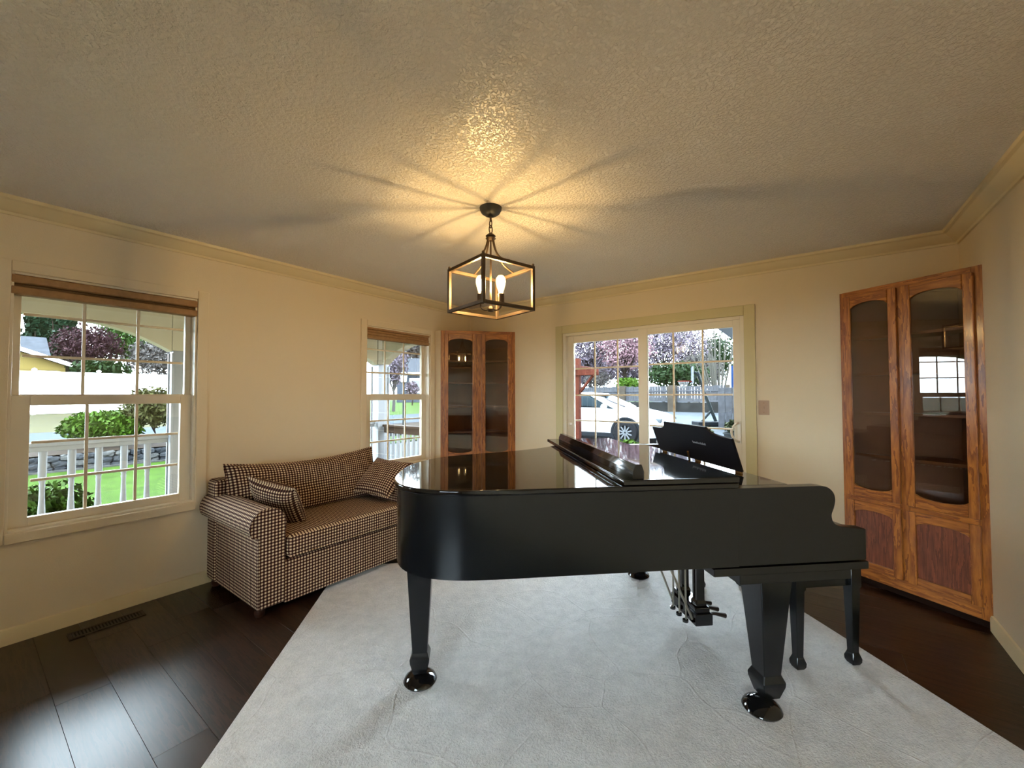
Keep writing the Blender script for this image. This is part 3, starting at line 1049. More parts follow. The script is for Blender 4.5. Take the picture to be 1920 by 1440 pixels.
def pillow(name, w, h, t, parent, mat='gingham', n=16, sag=0.0, sq=4.0, corner=0.0, puff=0.5, wob=0.0):
    """closed cushion lying in the local xz plane (w along x, h along z), thickness along y"""
    vs, fs, uvs = [], [], []
    m = n + 1
    for side in (1, -1):
        for j in range(m):
            for i in range(m):
                u, v = -1 + 2 * i / n, -1 + 2 * j / n
                th = t * 0.5 * (max(0, 1 - abs(u) ** sq) ** puff) * (max(0, 1 - abs(v) ** sq) ** puff)
                pin = 1 - 0.05 * (1 - abs(v) ** 2) * abs(u) ** 3 * corner
                pin2 = 1 - 0.05 * (1 - abs(u) ** 2) * abs(v) ** 3 * corner
                x, z = u * w / 2 * pin, v * h / 2 * pin2
                if v > 0:
                    z -= sag * (1 - u * u) * v
                th += wob * math.sin(u * 9 + v * 3) * math.cos(v * 7 - u * 2) * (1 - abs(u) ** 6) * (1 - abs(v) ** 6)
                vs.append((x, side * th, z))
                uvs.append((u * w / 2, v * h / 2))
    for s_ in range(2):
        o = s_ * m * m
        for j in range(n):
            for i in range(n):
                f = (o + j * m + i, o + j * m + i + 1, o + (j + 1) * m + i + 1, o + (j + 1) * m + i)
                fs.append(f if s_ == 0 else f[::-1])
    g = G()
    g.add(vs, fs)
    ob = g.build(name, mat, parent, uvs=uvs, angle=80)
    bm = bmesh.new()
    bm.from_mesh(ob.data)
    bmesh.ops.remove_doubles(bm, verts=bm.verts, dist=0.0006)
    bm.to_mesh(ob.data)
    bm.free()
    edge = []
    for i in range(n):
        edge.append((i, 0))
    for j in range(n):
        edge.append((n, j))
    for i in range(n, 0, -1):
        edge.append((i, n))
    for j in range(n, 0, -1):
        edge.append((0, j))
    path = [vs[j * m + i] for i, j in edge]
    path = [(p[0], 0, p[2]) for p in path]
    G().tube(path, 0.006, 6, True).build('piping', mat, ob, uvbox=True)
    return ob


def place(o, loc, X, Z):
    """orient so local x -> X, local z -> Z (both world vectors)"""
    X = Vector(X).normalized()
    Z = Vector(Z)
    Z = (Z - X * Z.dot(X)).normalized()
    Y = Z.cross(X)
    M = Matrix((X, Y, Z)).transposed().to_4x4()
    o.rotation_euler = M.to_euler()
    o.location = loc


# seat cushion (thick, boxy)
sc_ = box('seat_cushion', 'gingham', (0.2, 0.855, sf(-2.69), sf(-1.762), 0.322, 0.468), sofa, 0.035, 5, uvbox=True)
G().tube([(0.853, sf(-2.68), 0.452), (0.853, sf(-1.77), 0.452)], 0.005, 6).build('piping', 'gingham', sc_, uvbox=True)
G().tube([(0.853, sf(-2.68), 0.336), (0.853, sf(-1.77), 0.336)], 0.005, 6).build('piping', 'gingham', sc_, uvbox=True)
# back cushion
bc = pillow('back_cushion', 1.2, 0.44, 0.2, sofa, n=20, sag=0.045, sq=5, corner=0.6, puff=0.45, wob=0.006)
place(bc, (0.25, sf(-2.225), 0.655), (0, 1, 0), (-0.28, 0, 1))
for sx in (0.08, 0.78):
    for sy in (-2.82, -1.635):
        G().lathe([(0.0, 0.0), (0.022, 0.0), (0.03, 0.015), (0.031, 0.03), (0.024, 0.046), (0.0, 0.046)], (sx, sf(sy), 0), 14).build('foot', 'foot_wood', sofa)
p1 = pillow('throw_pillow', 0.40, 0.36, 0.15, None, n=16, sq=3.0, corner=1.6, puff=0.55)
tag(p1, 'checked throw pillow leaning on the near rolled arm of the sofa', 'pillow', 'throw pillows on the sofa')
place(p1, (0.53, -2.592, 0.605), (0.93, 0.36, -0.16), (-0.12, -0.62, 1.0))
p2 = pillow('throw_pillow', 0.40, 0.38, 0.14, None, n=16, sq=3.0, corner=1.6, puff=0.55)
tag(p2, 'checked throw pillow at the far end of the sofa beside the piano', 'pillow', 'throw pillows on the sofa')
place(p2, (0.555, -1.75, 0.645), (0.95, 0.2, -0.06), (-0.16, 0.75, 0.62))

# ================================================================== outdoors
def at(u, v, D):
    """point that the photograph shows at pixel (u, v), D metres ahead of the camera"""
    p = camo.matrix_world.to_3x3() @ Vector(((u - 960) / FPX, (720 - v) / FPX, -1.0))
    return CAM + p * D


def ground_z(x, y):
    if y > 0.2 and x > -6:
        return -0.03 + 0.5 * min(1.0, max(0.0, (y - 7.5) / 9.5))
    if x > -7.45:
        return -0.5 + 0.48 * min(1.0, max(0.0, (-1.75 - x) / 5.7))
    if x > -14.3:
        return 0.29
    return 0.29 + 0.33 * min(1.0, (-14.3 - x) / 6.7)


def quad_strip(name, mat, rows, label, cat):
    """ground sheet through rows of 3d points"""
    n = len(rows[0])
    g = G()
    g.add([p for r in rows for p in r], [(k * n + i, k * n + i + 1, (k + 1) * n + i + 1, (k + 1) * n + i) for k in range(len(rows) - 1) for i in range(n - 1)])
    return tag(g.build(name, mat), label, cat, kind='structure')


quad_strip('ground_lawn', 'lawn_green', [[(-1.75, -30, -0.5), (-1.75, 40, -0.5)], [(-7.47, -30, -0.02), (-7.47, 40, -0.02)]], 'bright green front lawn beyond the porch railing', 'lawn')
quad_strip('ground_strip', 'soil', [[(-7.6, -30, 0.27), (-7.6, 60, 0.27)], [(-8.9, -30, 0.285), (-8.9, 60, 0.285)]], 'brown planting strip on top of the stone retaining wall', 'soil')
quad_strip('ground_road', 'asphalt', [[(-8.9, -40, 0.29), (-8.9, 90, 0.29)], [(-14.3, -40, 0.29), (-14.3, 90, 0.29)]], 'grey asphalt street in front of the white fence', 'street')
quad_strip('ground_verge', 'verge_grass', [[(-14.3, -40, 0.29), (-14.3, 4, 0.29)], [(-21, -40, 0.62), (-21, 4, 0.62)], [(-80, -60, 0.62), (-80, 4, 0.62)]], 'brownish grass verge below the white fence', 'grass')
quad_strip('ground_lawn_far', 'lawn_green', [[(-14.3, 4, 0.29), (-14.3, 90, 0.29)], [(-21, 4, 0.62), (-21, 90, 0.62)], [(-80, 4, 0.62), (-80, 120, 0.62)]], 'green lawn across the street by the grey house', 'lawn')
quad_strip('ground_driveway', 'driveway', [[(-6, 0.2, -0.03), (30, 0.2, -0.03)], [(-6, 7.5, -0.03), (30, 7.5, -0.03)], [(-6, 17, 0.47), (30, 17, 0.47)], [(-6, 60, 0.5), (40, 60, 0.5)]], 'pale concrete driveway outside the sliding door', 'driveway')
jo = tag(G().box(-6, 9, 9.6, 9.66, 0.085, 0.095).build('driveway_joint', 'driveway_joint', rot=(0, 0, 0)), 'dark seam across the driveway concrete', 'seam', kind='structure')
quad_strip('ground_yard', 'lawn_green', [[(-7.47, 0.2, -0.02), (-6, 0.2, -0.03)], [(-7.47, 60, -0.02), (-6, 60, 0.5)]], 'strip of grass beside the driveway', 'lawn')

quad_strip('ground_base', 'verge_grass', [[(-120, -120, -0.62), (120, -120, -0.62)], [(-120, 160, -0.62), (120, 160, -0.62)]], 'dull grass ground around the house', 'ground')
tag(G().box(-1.0, 9, YR - 5.5, YR - WT, -0.3, -0.06).build('bounce_slab', 'patio'), 'grey slab added unseen behind the house to bounce daylight', 'patio', kind='structure')  # out of view, added to bounce daylight up through the rear window

# ---- porch
porch = structure('porch_deck', 'porch floor outside the grid windows', 'porch')
for i in range(11):
    x0 = -1.74 + i * 0.1435
    box('deck_board', 'porch_board', (x0, x0 + 0.138, -7.6, -0.02, -0.075, -0.045), porch, 0.003, 1)
box('deck_skirt', 'white_paint_ext', (-1.75, -1.72, -7.6, 0.0, -0.5, -0.076), porch, 0)
tag(G().box(-2.0, -WT, -7.7, 0.05, 2.33, 2.37).build('porch_ceiling', 'porch_ceiling'), 'pale porch ceiling above the arched beam', 'porch ceiling', kind='structure')


def arch_poly(a, b, z_top=2.33):
    pts = [(a, 1.79), (a + 0.12, 1.86), (a + 0.3, 1.945), (a + 0.5, 2.0), (a + 0.75, 2.025), (b - 0.75, 2.025), (b - 0.5, 2.0), (b - 0.3, 1.945), (b - 0.12, 1.86), (b, 1.79)]
    return pts + [(b, z_top), (a, z_top)]


for a, b, lab in ((-7.6, -5.22, 'cream arched porch beam behind the viewer'), (-5.08, -2.68, 'cream arched porch beam outside the large left window'), (-2.54, -0.3, 'cream arched porch beam between the two porch posts')):
    tag(G().prism(arch_poly(a, b), 'x', -1.69, -1.55).build('porch_beam', 'porch_beam', None, 0.004, 1), lab, 'beam', 'arched porch beams')
endarch = [(-1.5, 1.80), (-1.38, 1.88), (-1.2, 1.97), (-0.95, 2.04), (-0.7, 2.05), (-0.45, 2.0), (-0.3, 1.92), (-WT - 0.002, 1.80), (-WT - 0.002, 2.33), (-1.5, 2.33)]
tag(G().prism(endarch, 'y', -0.26, -0.12).build('porch_beam', 'porch_beam', None, 0.004, 1), 'cream arched porch beam closing the porch end by the far corner post', 'beam', 'arched porch beams')


def porch_post(x, y, w, label):
    t = thing('porch_post', label, 'post', (x, y, -0.045), 0, 'porch posts')
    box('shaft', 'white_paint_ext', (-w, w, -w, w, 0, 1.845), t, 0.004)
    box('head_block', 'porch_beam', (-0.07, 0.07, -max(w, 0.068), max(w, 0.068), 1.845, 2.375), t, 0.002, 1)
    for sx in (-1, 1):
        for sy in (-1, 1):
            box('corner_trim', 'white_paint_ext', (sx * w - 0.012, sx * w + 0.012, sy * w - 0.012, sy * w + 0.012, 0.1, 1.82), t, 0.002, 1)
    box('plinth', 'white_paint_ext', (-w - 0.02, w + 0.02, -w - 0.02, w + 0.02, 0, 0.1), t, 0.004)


porch_post(-1.62, -2.61, 0.058, 'white porch post at the right edge of the large left window')
porch_post(-1.62, -0.2, 0.085, 'white corner porch post outside the window by the far cabinet')
porch_post(-1.62, -5.15, 0.058, 'white porch post out of view to the left')

BAL = [(0.026, 0.0), (0.026, 0.11), (0.019, 0.118), (0.026, 0.135), (0.019, 0.15), (0.03, 0.19), (0.027, 0.24), (0.019, 0.40), (0.016, 0.50), (0.02, 0.53), (0.016, 0.545), (0.024, 0.57), (0.026, 0.585), (0.026, 0.80)]


def railing(label, y0, y1, ys, ztop=0.965):
    t = thing('porch_railing', label, 'railing', (-1.62, y0, -0.045), 0, 'porch railings')
    ln = y1 - y0
    zt = ztop + 0.045
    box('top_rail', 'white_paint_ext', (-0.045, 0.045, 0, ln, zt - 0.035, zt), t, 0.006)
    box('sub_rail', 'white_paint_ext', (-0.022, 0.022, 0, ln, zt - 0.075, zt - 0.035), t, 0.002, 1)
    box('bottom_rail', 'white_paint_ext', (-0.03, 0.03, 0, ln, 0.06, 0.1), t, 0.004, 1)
    b0 = None
    for yy in ys:
        if b0 is None:
            sc = (zt - 0.175) / 0.80
            b0 = G().lathe([(r, z * sc) for r, z in BAL], seg=10).build('baluster', 'white_paint_ext', t, loc=(0, yy - y0, 0.1))
        else:
            share(b0, t, (0, yy - y0, 0.1))


railing('white porch railing with turned balusters outside the large left window', -5.07, -2.69, [-5.0 + 0.1665 * i for i in range(14)])
railing('white porch railing with turned balusters between the two porch posts', -2.53, -0.31, [-2.46 + 0.1665 * i for i in range(13)])
er = thing('porch_railing', 'porch end railing with shade-browned top rail and white balusters beside the corner post', 'railing', (-1.51, -0.19, -0.045), 0, 'porch railings')
box('top_rail', 'porch_board', (0, 1.346, -0.05, 0.05, 0.935, 0.965), er, 0.004)  # brown board colour stands in for shade on the end rail
box('sub_rail', 'porch_board', (0, 1.346, -0.02, 0.02, 0.845, 0.935), er, 0.002, 1)
box('bottom_rail', 'white_paint_ext', (0, 1.346, -0.02, 0.02, 0.06, 0.1), er, 0.002, 1)
b0 = None
for i in range(12):
    xx = 0.08 + i * 0.11
    if b0 is None:
        b0 = box('baluster', 'white_paint_ext', (-0.02, 0.02, -0.018, 0.018, 0.1, 0.845), er, 0.003, 1, loc=(xx, 0, 0))
    else:
        share(b0, er, (xx, 0, 0))

# ---- stone retaining wall
sw_ = thing('stone_wall', 'low dry stone retaining wall along the street behind the lawn', 'wall', (-7.6, -3.9, -0.05))
box('wall_core', 'stone_b', (-0.1, 0.05, -6, 12, 0.0, 0.29), sw_, 0)
protos = []
for k in range(6):
    g = G().lathe([(0.0, -0.5), (0.32, -0.48), (0.5, -0.3), (0.52, 0.05), (0.46, 0.35), (0.3, 0.5), (0.0, 0.5)], seg=7)
    g.v = [(x * 0.85 + random.uniform(-0.08, 0.08), yy + random.uniform(-0.09, 0.09), z + random.uniform(-0.07, 0.07)) for x, yy, z in g.v]
    protos.append(g)
first = {}
for r_ in range(3):
    yy = -0.6
    while yy < 5.2:
        k = random.randrange(6)
        mname = random.choice(('stone_a', 'stone_b', 'stone_c'))
        wd = random.uniform(0.13, 0.24)
        hgt = 0.115
        if (k, mname) not in first:
            o = protos[k].build('stone', mname, sw_, smooth=False)
            first[(k, mname)] = o
        else:
            o = share(first[(k, mname)], sw_)
        o.location = (0.06, yy + wd / 2, 0.055 + r_ * 0.1 + random.uniform(-0.01, 0.01))
        o.scale = (0.16, wd * 1.02, hgt)
        o.rotation_euler = (random.uniform(-0.15, 0.15), 0, 0)
        yy += wd
# pale kerb edging at the foot
box('edging', 'stone_c', (0.15, 0.19, -6, 12, 0.0, 0.06), sw_, 0.004, 1)


# ---- plants
def leaf_cloud(name, mat, parent, n, c, r, size, shell=0.55, flat=1.0, kind='ellipsoid'):
    vs, fs = [], []
    for _ in range(n):
        if kind == 'cone':
            h_ = random.random() ** 1.4
            a = random.uniform(0, 2 * PI)
            rr = (1 - h_) * (0.55 + 0.45 * random.random()) * (1 + 0.2 * math.sin(h_ * 40))
            p = Vector((rr * math.cos(a) * r[0], rr * math.sin(a) * r[1], (h_ * 2 - 1) * r[2]))
        else:
            d = Vector((random.gauss(0, 1), random.gauss(0, 1), random.gauss(0, 1))).normalized()
            rad = (shell + (1 - shell) * random.random()) * (0.86 + 0.14 * math.sin(5 * d.x + 3) * math.cos(6 * d.y + 4 * d.z))
            p = Vector((d.x * r[0], d.y * r[1], d.z * r[2])) * rad
        q_ = Vector((random.gauss(0, 1), random.gauss(0, 1), random.gauss(0, 1))).normalized()
        w_ = q_.orthogonal().normalized()
        s_ = size * random.uniform(0.6, 1.35)
        a_ = q_ * s_
        b_ = w_ * s_ * 0.45 * flat
        o = len(vs)
        p = p + Vector(c)
        vs += [tuple(p - a_), tuple(p + b_ - a_ * 0.1), tuple(p + a_), tuple(p - b_ - a_ * 0.1)]
        fs.append((o, o + 1, o + 2, o + 3))
    g = G()
    g.add(vs, fs)
    me = bpy.data.meshes.new(name)
    me.from_pydata(vs, [], fs)
    me.materials.append(MATS[mat])
    o = bpy.data.objects.new(name, me)
    COL.objects.link(o)
    o.parent = parent
    o['kind'] = 'stuff'
    return o


def branches(parent, mat, base_h, c, r, n, rad):
    g = G()
    g.tube([(0, 0, 0), (0.03, 0.02, base_h * 0.5), (0, 0, base_h), (c[0] * 0.5, c[1] * 0.5, c[2] - r[2] * 0.1)], rad, 7, r1=rad * 0.5)
    for i in range(n):
        a = 2 * PI * i / n + random.uniform(-0.3, 0.3)
        e = random.uniform(0.1, 1.0)
        tip = (c[0] + r[0] * 0.9 * math.cos(a) * math.cos(e), c[1] + r[1] * 0.9 * math.sin(a) * math.cos(e), c[2] + r[2] * 0.9 * math.sin(e) * random.uniform(0.3, 1))
        st = Vector((0, 0, base_h * random.uniform(0.7, 1.15)))
        mid = (st + Vector(tip)) * 0.5 + Vector((random.uniform(-.2, .2), random.uniform(-.2, .2), 0.15)) * r[0] * 0.3
        g.tube([st, mid, tip], rad * 0.42, 5, r1=rad * 0.12)
    g.build('trunk', mat, parent)


def tree(name, label, cat, pos, c_z, r, leafmat, n, size, group=None, trunk='bark', nb=7, rad=0.12, kind='ellipsoid', shell=0.35):
    """pos = (x, y); crown centre height c_z above z = 0"""
    zg = ground_z(pos[0], pos[1])
    t = thing(name, label, cat, (pos[0], pos[1], zg), 0, group)
    c = (0, 0, c_z - zg)
    if nb:
        branches(t, trunk, max(0.1, (c_z - zg - r[2]) * 1.05), c, r, nb, rad)
    leaf_cloud('foliage', leafmat, t, n, c, r, size, shell, kind=kind)
    return t


def tree_px(name, label, cat, u, v, D, rpx, leafmat, n, size, **k):
    p = at(u, v, D)
    r = tuple(a * D / FPX for a in rpx)
    return tree(name, label, cat, (p.x, p.y), p.z, (r[0], r[0], r[1]), leafmat, n, size, **k)


# seen through the large left window
for u, D, lab in ((0, 31, 'dark conifer behind the yellow house at the left edge of the window'), (66, 36, 'dark conifer rising above the yellow house roof'), (122, 33.5, 'dark conifer between the yellow house and the maroon tree'), (98, 41, 'dark conifer far behind the right end of the yellow house roof')):
    p = at(u, 700, D)
    tree('conifer', lab, 'tree', (p.x, p.y), 6.2, (1.65, 1.65, 5.6), 'leaf_conifer', 5200, 0.26, group='conifers behind the yellow house', nb=3, rad=0.25, kind='cone')
tree_px('plum_tree', 'maroon leaved plum tree behind the white fence', 'tree', 166, 648, 31, (58, 44), 'leaf_maroon', 5200, 0.12, nb=9)
tree_px('leafy_tree', 'fresh green tree right of the maroon plum tree', 'tree', 240, 636, 36, (52, 50), 'leaf_midgreen', 4600, 0.16, nb=8)
tree_px('bare_shrub', 'grey twiggy shrub above the right part of the white fence', 'shrub', 292, 672, 27, (50, 42), 'twig_grey', 2600, 0.12, trunk='twig_grey', nb=16, rad=0.05)
tree_px('shrub', 'dark green shrub just above the white fence top', 'shrub', 190, 690, 20.5, (48, 18), 'leaf_dark', 900, 0.14, nb=4, rad=0.05)
tree_px('round_bush', 'bright green rounded bush by the street', 'bush', 196, 799, 8.7, (66, 33), 'leaf_bright', 5200, 0.05, nb=6, rad=0.02, shell=0.6)
tree_px('tall_shrub', 'olive and russet shrub with bare stems beside the bright bush', 'shrub', 290, 762, 9.2, (50, 42), 'leaf_olive', 3600, 0.05, nb=14, rad=0.018, shell=0.45)
tree('porch_bush', 'yellow green bush close behind the porch balusters', 'bush', (-2.65, -3.42), 0.1, (0.42, 0.46, 0.42), 'leaf_bright', 3800, 0.04, nb=6, rad=0.015, shell=0.5)

# white vinyl fence
fz = 0.60
vf = thing('vinyl_fence', 'long white vinyl privacy fence across the street', 'fence', (-21, -0.3, fz))
pan = None
for i in range(-5, 3):
    y0 = i * 1.8
    if pan is None:
        pan = box('panel', 'vinyl_fence', (-0.02, 0.02, 0.055, 1.745, 0.12, 1.62), vf, 0, loc=(0, y0, 0))
        rl = box('rail', 'vinyl_fence', (-0.04, 0.04, 0.055, 1.745, 1.62, 1.72), vf, 0.01, 1, loc=(0, y0, 0))
        rb = box('rail', 'vinyl_fence', (-0.04, 0.04, 0.055, 1.745, 0.04, 0.14), vf, 0.01, 1, loc=(0, y0, 0))
        po_ = box('post', 'vinyl_fence', (-0.055, 0.055, -0.055, 0.055, 0, 1.78), vf, 0.005, 1, loc=(0, y0, 0))
        ca = G().square([(0.07, 1.78), (0.07, 1.8), (0.0, 1.86)]).build('post_cap', 'vinyl_fence', vf, loc=(0, y0, 0))
    else:
        for o in (pan, rl, rb, po_, ca):
            share(o, vf, (0, y0, 0))
share(po_, vf, (0, 5.4, 0))
share(ca, vf, (0, 5.4, 0))

# yellow house beyond the fence
yh = thing('yellow_house', 'yellow sided house with grey roof behind the white fence', 'house', (-29.0, -5.0, 0.62))
G().prism([(-5.0, 0), (4.6, 0), (4.6, 2.35), (-5.0, 2.35)], 'x', -7, 0).build('wall', 'yellow_siding', yh)
G().prism([(-4.0, 2.35), (4.6, 2.35), (0.3, 4.1)], 'x', -0.4, 0.0).build('gable_wall', 'yellow_siding', yh)
for i in range(11):
    box('siding_board', 'yellow_siding', (0.0, 0.03, -4.9, 4.58, 0.1 + i * 0.2, 0.285 + i * 0.2), yh, 0)
G().prism([(-4.5, 2.2), (0.3, 4.18), (5.1, 2.2), (5.1, 2.35), (0.3, 4.36), (-4.5, 2.35)], 'x', -6.0, 0.35).build('roof', 'roof_grey', yh)
G().prism([(-4.5, 2.16), (0.3, 4.12), (5.1, 2.16), (5.1, 2.36), (0.3, 4.33), (-4.5, 2.36)], 'x', 0.35, 0.42).build('barge_board', 'house_trim', yh)
G().prism([(-6.8, 2.3), (-3.6, 4.15), (-0.4, 2.3)], 'y', -8, 4.2).build('roof', 'roof_grey', yh)
for y0, y1 in ((0.9, 2.6), (3.4, 4.4)):
    o = box('window', 'house_trim', (0.0, 0.06, y0, y1, 0.9, 2.05), yh, 0.01, 1)
    box('pane', 'house_glass', (0.06, 0.075, y0 + 0.12, (y0 + y1) / 2 - 0.04, 1.02, 1.93), o, 0)
    box('pane', 'house_glass', (0.06, 0.075, (y0 + y1) / 2 + 0.04, y1 - 0.12, 1.02, 1.93), o, 0)

# seen through the window by the far cabinet
p = at(757, 720, 12)
lp = thing('lamp_post', 'grey post lantern standing on the lawn beyond the porch corner', 'lamp post', (p.x, p.y, ground_z(p.x, p.y)))
zb_ = 1.70 - ground_z(p.x, p.y)
G().tube([(0, 0, 0), (0, 0, zb_)], 0.035, 10).build('pole', 'hoop_pole', lp)
G().lathe([(0.0, zb_), (0.06, zb_), (0.1, zb_ + 0.03), (0.0, zb_ + 0.031)], seg=8).build('lantern_base', 'hoop_pole', lp)
G().lathe([(0.0, zb_ + 0.031), (0.075, zb_ + 0.032), (0.1, zb_ + 0.22), (0.0, zb_ + 0.221)], seg=8).build('lantern_glass', 'lantern_frost', lp)
G().lathe([(0.13, zb_ + 0.222), (0.12, zb_ + 0.24), (0.04, zb_ + 0.3), (0.02, zb_ + 0.34), (0.0, zb_ + 0.35)], seg=8).build('lantern_roof', 'hoop_pole', lp)
tree_px('blossom_tree', 'pale blossoming tree behind the lamp post', 'tree', 738, 678, 24, (34, 52), 'leaf_mauve', 2200, 0.10, trunk='twig_grey', nb=14, rad=0.1)
tree_px('bare_tree', 'large grey green tree above the grey house roof', 'tree', 775, 640, 46, (48, 60), 'twig_grey', 1700, 0.3, trunk='twig_grey', nb=14, rad=0.2)
tree_px('plum_shrub', 'small pinkish shrub in front of the grey house', 'shrub', 773, 728, 30, (14, 15), 'leaf_mauve', 500, 0.14, nb=4, rad=0.05)
p = at(800, 738, 42)
gh = thing('grey_house', 'grey blue house with a pale roof across the street', 'house', (p.x, p.y, 0.62), math.radians(40))
box('wall', 'grey_siding', (-2.4, 6, -3, 3, 0, 3.0), gh, 0)
G().prism([(-3.4, 2.75), (3.4, 2.75), (0, 4.5)], 'x', -1.2, 6.2).build('roof', 'roof_grey', gh)
G().prism([(-3.4, 2.75), (0, 4.5), (3.4, 2.75)], 'x', -2.7, -1.2).build('roof', 'roof_grey', gh)
box('gutter', 'house_trim', (-2.8, 6.2, -3.5, -3.38, 2.7, 2.86), gh, 0)
wf = box('window', 'house_trim', (-1.2, 0.3, -3.06, -3.0, 0.9, 2.3), gh, 0)
box('pane', 'house_glass', (-1.0, 0.1, -3.08, -3.06, 1.1, 2.1), wf, 0)


def spiky(name, label, cat, loc, n, ln, w, mat, spread=0.6):
    t = thing(name, label, cat, loc)
    for i in range(n):
        a = 2 * PI * i / n + random.uniform(-0.3, 0.3)
        e = random.uniform(0.15, spread)
        l_ = ln * random.uniform(0.7, 1.1)
        d = Vector((math.cos(a), math.sin(a), 0))
        s_ = Vector((-d.y, d.x, 0)) * w
        pts = [d * 0.02, d * l_ * e * 0.4 + Vector((0, 0, l_ * 0.55)), d * l_ * e + Vector((0, 0, l_ * 0.9)), d * l_ * e * 1.5 + Vector((0, 0, l_ * 0.85))]
        g = G()
        vs = []
        for p_, k in zip(pts, (1.0, 1.1, 0.7, 0.1)):
            vs += [tuple(p_ - s_ * k), tuple(p_ + s_ * k)]
        g.add(vs, [(0, 1, 3, 2), (2, 3, 5, 4), (4, 5, 7, 6)])
        g.build('leaf', mat, t)
    return t


spiky('flax_plant', 'green strappy plant behind the porch end railing', 'plant', (-1.15, 1.15, -0.1), 34, 1.0, 0.02, 'leaf_flax', 0.8)
spiky('flax_plant', 'small spiky plant rising just above the porch end railing', 'plant', (-2.05, 2.3, -0.1), 26, 0.95, 0.018, 'plant_olive', 0.55)

# ---- seen through the sliding door
patio = tag(G().box(-2.0, 9, WT, 2.2, -0.12, -0.02).build('patio_slab', 'patio'), 'grey patio slab outside the sliding door', 'patio', kind='structure')

# white car, front towards +x
car = thing('white_car', 'white crossover car parked on the driveway outside the sliding door', 'car', (-1.78, 7.66, -0.03))


def loft(secs, mat, name, parent):
    rs = []
    for x, z0, z1, w0, w1 in secs:
        zm0, zm1 = z0 + (z1 - z0) * 0.2, z0 + (z1 - z0) * 0.8
        rs.append([(x, -w0 * 0.9, z0), (x, -w0, zm0), (x, -w0 + (w0 - w1) * 0.4, zm1), (x, -w1 * 0.93, z1), (x, w1 * 0.93, z1), (x, w0 - (w0 - w1) * 0.4, zm1), (x, w0, zm0), (x, w0 * 0.9, z0)])
    return G().rings(rs).build(name, mat, parent, angle=50)


loft([(2.25, 0.36, 0.60, 0.55, 0.5), (2.2, 0.26, 0.72, 0.76, 0.66), (1.98, 0.22, 0.83, 0.86, 0.78), (1.4, 0.22, 0.95, 0.9, 0.84), (0.95, 0.22, 1.0, 0.9, 0.85), (0.0, 0.22, 1.0, 0.9, 0.86), (-1.2, 0.22, 1.02, 0.9, 0.86), (-1.9, 0.24, 1.02, 0.87, 0.8), (-2.2, 0.3, 0.96, 0.8, 0.72), (-2.27, 0.42, 0.86, 0.7, 0.6)], 'car_white', 'body', car)
gh_ = loft([(0.98, 0.97, 0.99, 0.82, 0.78), (0.12, 0.97, 1.38, 0.82, 0.62), (-0.35, 0.97, 1.43, 0.82, 0.62), (-1.2, 0.98, 1.42, 0.82, 0.61), (-1.75, 1.0, 1.33, 0.8, 0.58), (-2.15, 0.97, 1.02, 0.76, 0.66)], 'car_glass', 'cabin_glass', car)
loft([(0.2, 1.37, 1.385, 0.63, 0.6), (0.1, 1.375, 1.415, 0.66, 0.6), (-0.35, 1.42, 1.455, 0.66, 0.58), (-1.2, 1.41, 1.445, 0.65, 0.57), (-1.8, 1.31, 1.35, 0.62, 0.55)], 'car_white', 'roof', car)
for sy in (-1, 1):
    G().tube([(0.99, sy * 0.81, 0.99), (0.55, sy * 0.74, 1.19), (0.13, sy * 0.64, 1.39)], 0.032, 6).build('pillar', 'car_white', car)
    G().tube([(-0.45, sy * 0.83, 1.0), (-0.5, sy * 0.64, 1.42)], 0.035, 6).build('pillar', 'car_black', car)
    G().tube([(-2.1, sy * 0.78, 1.0), (-1.75, sy * 0.61, 1.34)], 0.07, 6).build('pillar', 'car_white', car)
    box('sill', 'car_black', (-1.0, 0.92, sy * 0.9 - 0.02, sy * 0.9 + 0.02, 0.2, 0.32), car, 0.01, 1)
    G().lathe([(0.0, -0.1), (0.06, -0.09), (0.085, 0.0), (0.06, 0.08), (0.0, 0.1)], (0.72, sy * 0.98, 1.04), 12, 'y').build('mirror', 'car_white', car)
    box('headlight', 'headlight', (1.98, 2.2, sy * 0.66 - 0.1, sy * 0.66 + 0.1, 0.62, 0.74), car, 0.03, 2)
    for wx in (1.3, -1.4):
        y0 = sy * 0.86
        wh = bpy.data.objects.new('wheel', None)
        COL.objects.link(wh)
        wh.parent = car
        wh.location = (wx, y0, 0.345)
        G().lathe([(0.345, sy * 0.04), (0.36, sy * 0.055), (0.42, sy * 0.06), (0.42, sy * -0.04), (0.345, sy * -0.04)], seg=28, ax='y', loop=True).build('wheel_arch', 'car_black', wh)
        G().lathe([(0.2, -0.1), (0.31, -0.1), (0.345, -0.06), (0.345, 0.07), (0.32, 0.1), (0.24, 0.105), (0.24, 0.06), (0.2, 0.05)], seg=28, ax='y', loop=True).build('tyre', 'tyre_rubber', wh)
        G().lathe([(0.0, sy * 0.04), (0.235, sy * 0.04), (0.235, sy * 0.045), (0.0, sy * 0.046)], seg=24, ax='y').build('rim_back', 'car_black', wh)
        sp = None
        for i in range(10):
            a = 2 * PI * i / 10
            if sp is None:
                sp = G().box(-0.018, 0.018, sy * 0.075 - 0.012, sy * 0.075 + 0.012, 0.02, 0.235).build('spoke', 'alloy', wh, 0.004, 1)
            else:
                share(sp, wh, (0, 0, 0), (0, a, 0))
        G().lathe([(0.225, sy * 0.07), (0.245, sy * 0.1), (0.245, sy * 0.06)], seg=28, ax='y', loop=True).build('rim', 'alloy', wh)
box('bumper', 'car_black', (2.1, 2.27, -0.6, 0.6, 0.25, 0.36), car, 0.03, 2)
box('grille', 'car_black', (2.15, 2.262, -0.42, 0.42, 0.46, 0.6), car, 0.02, 1)

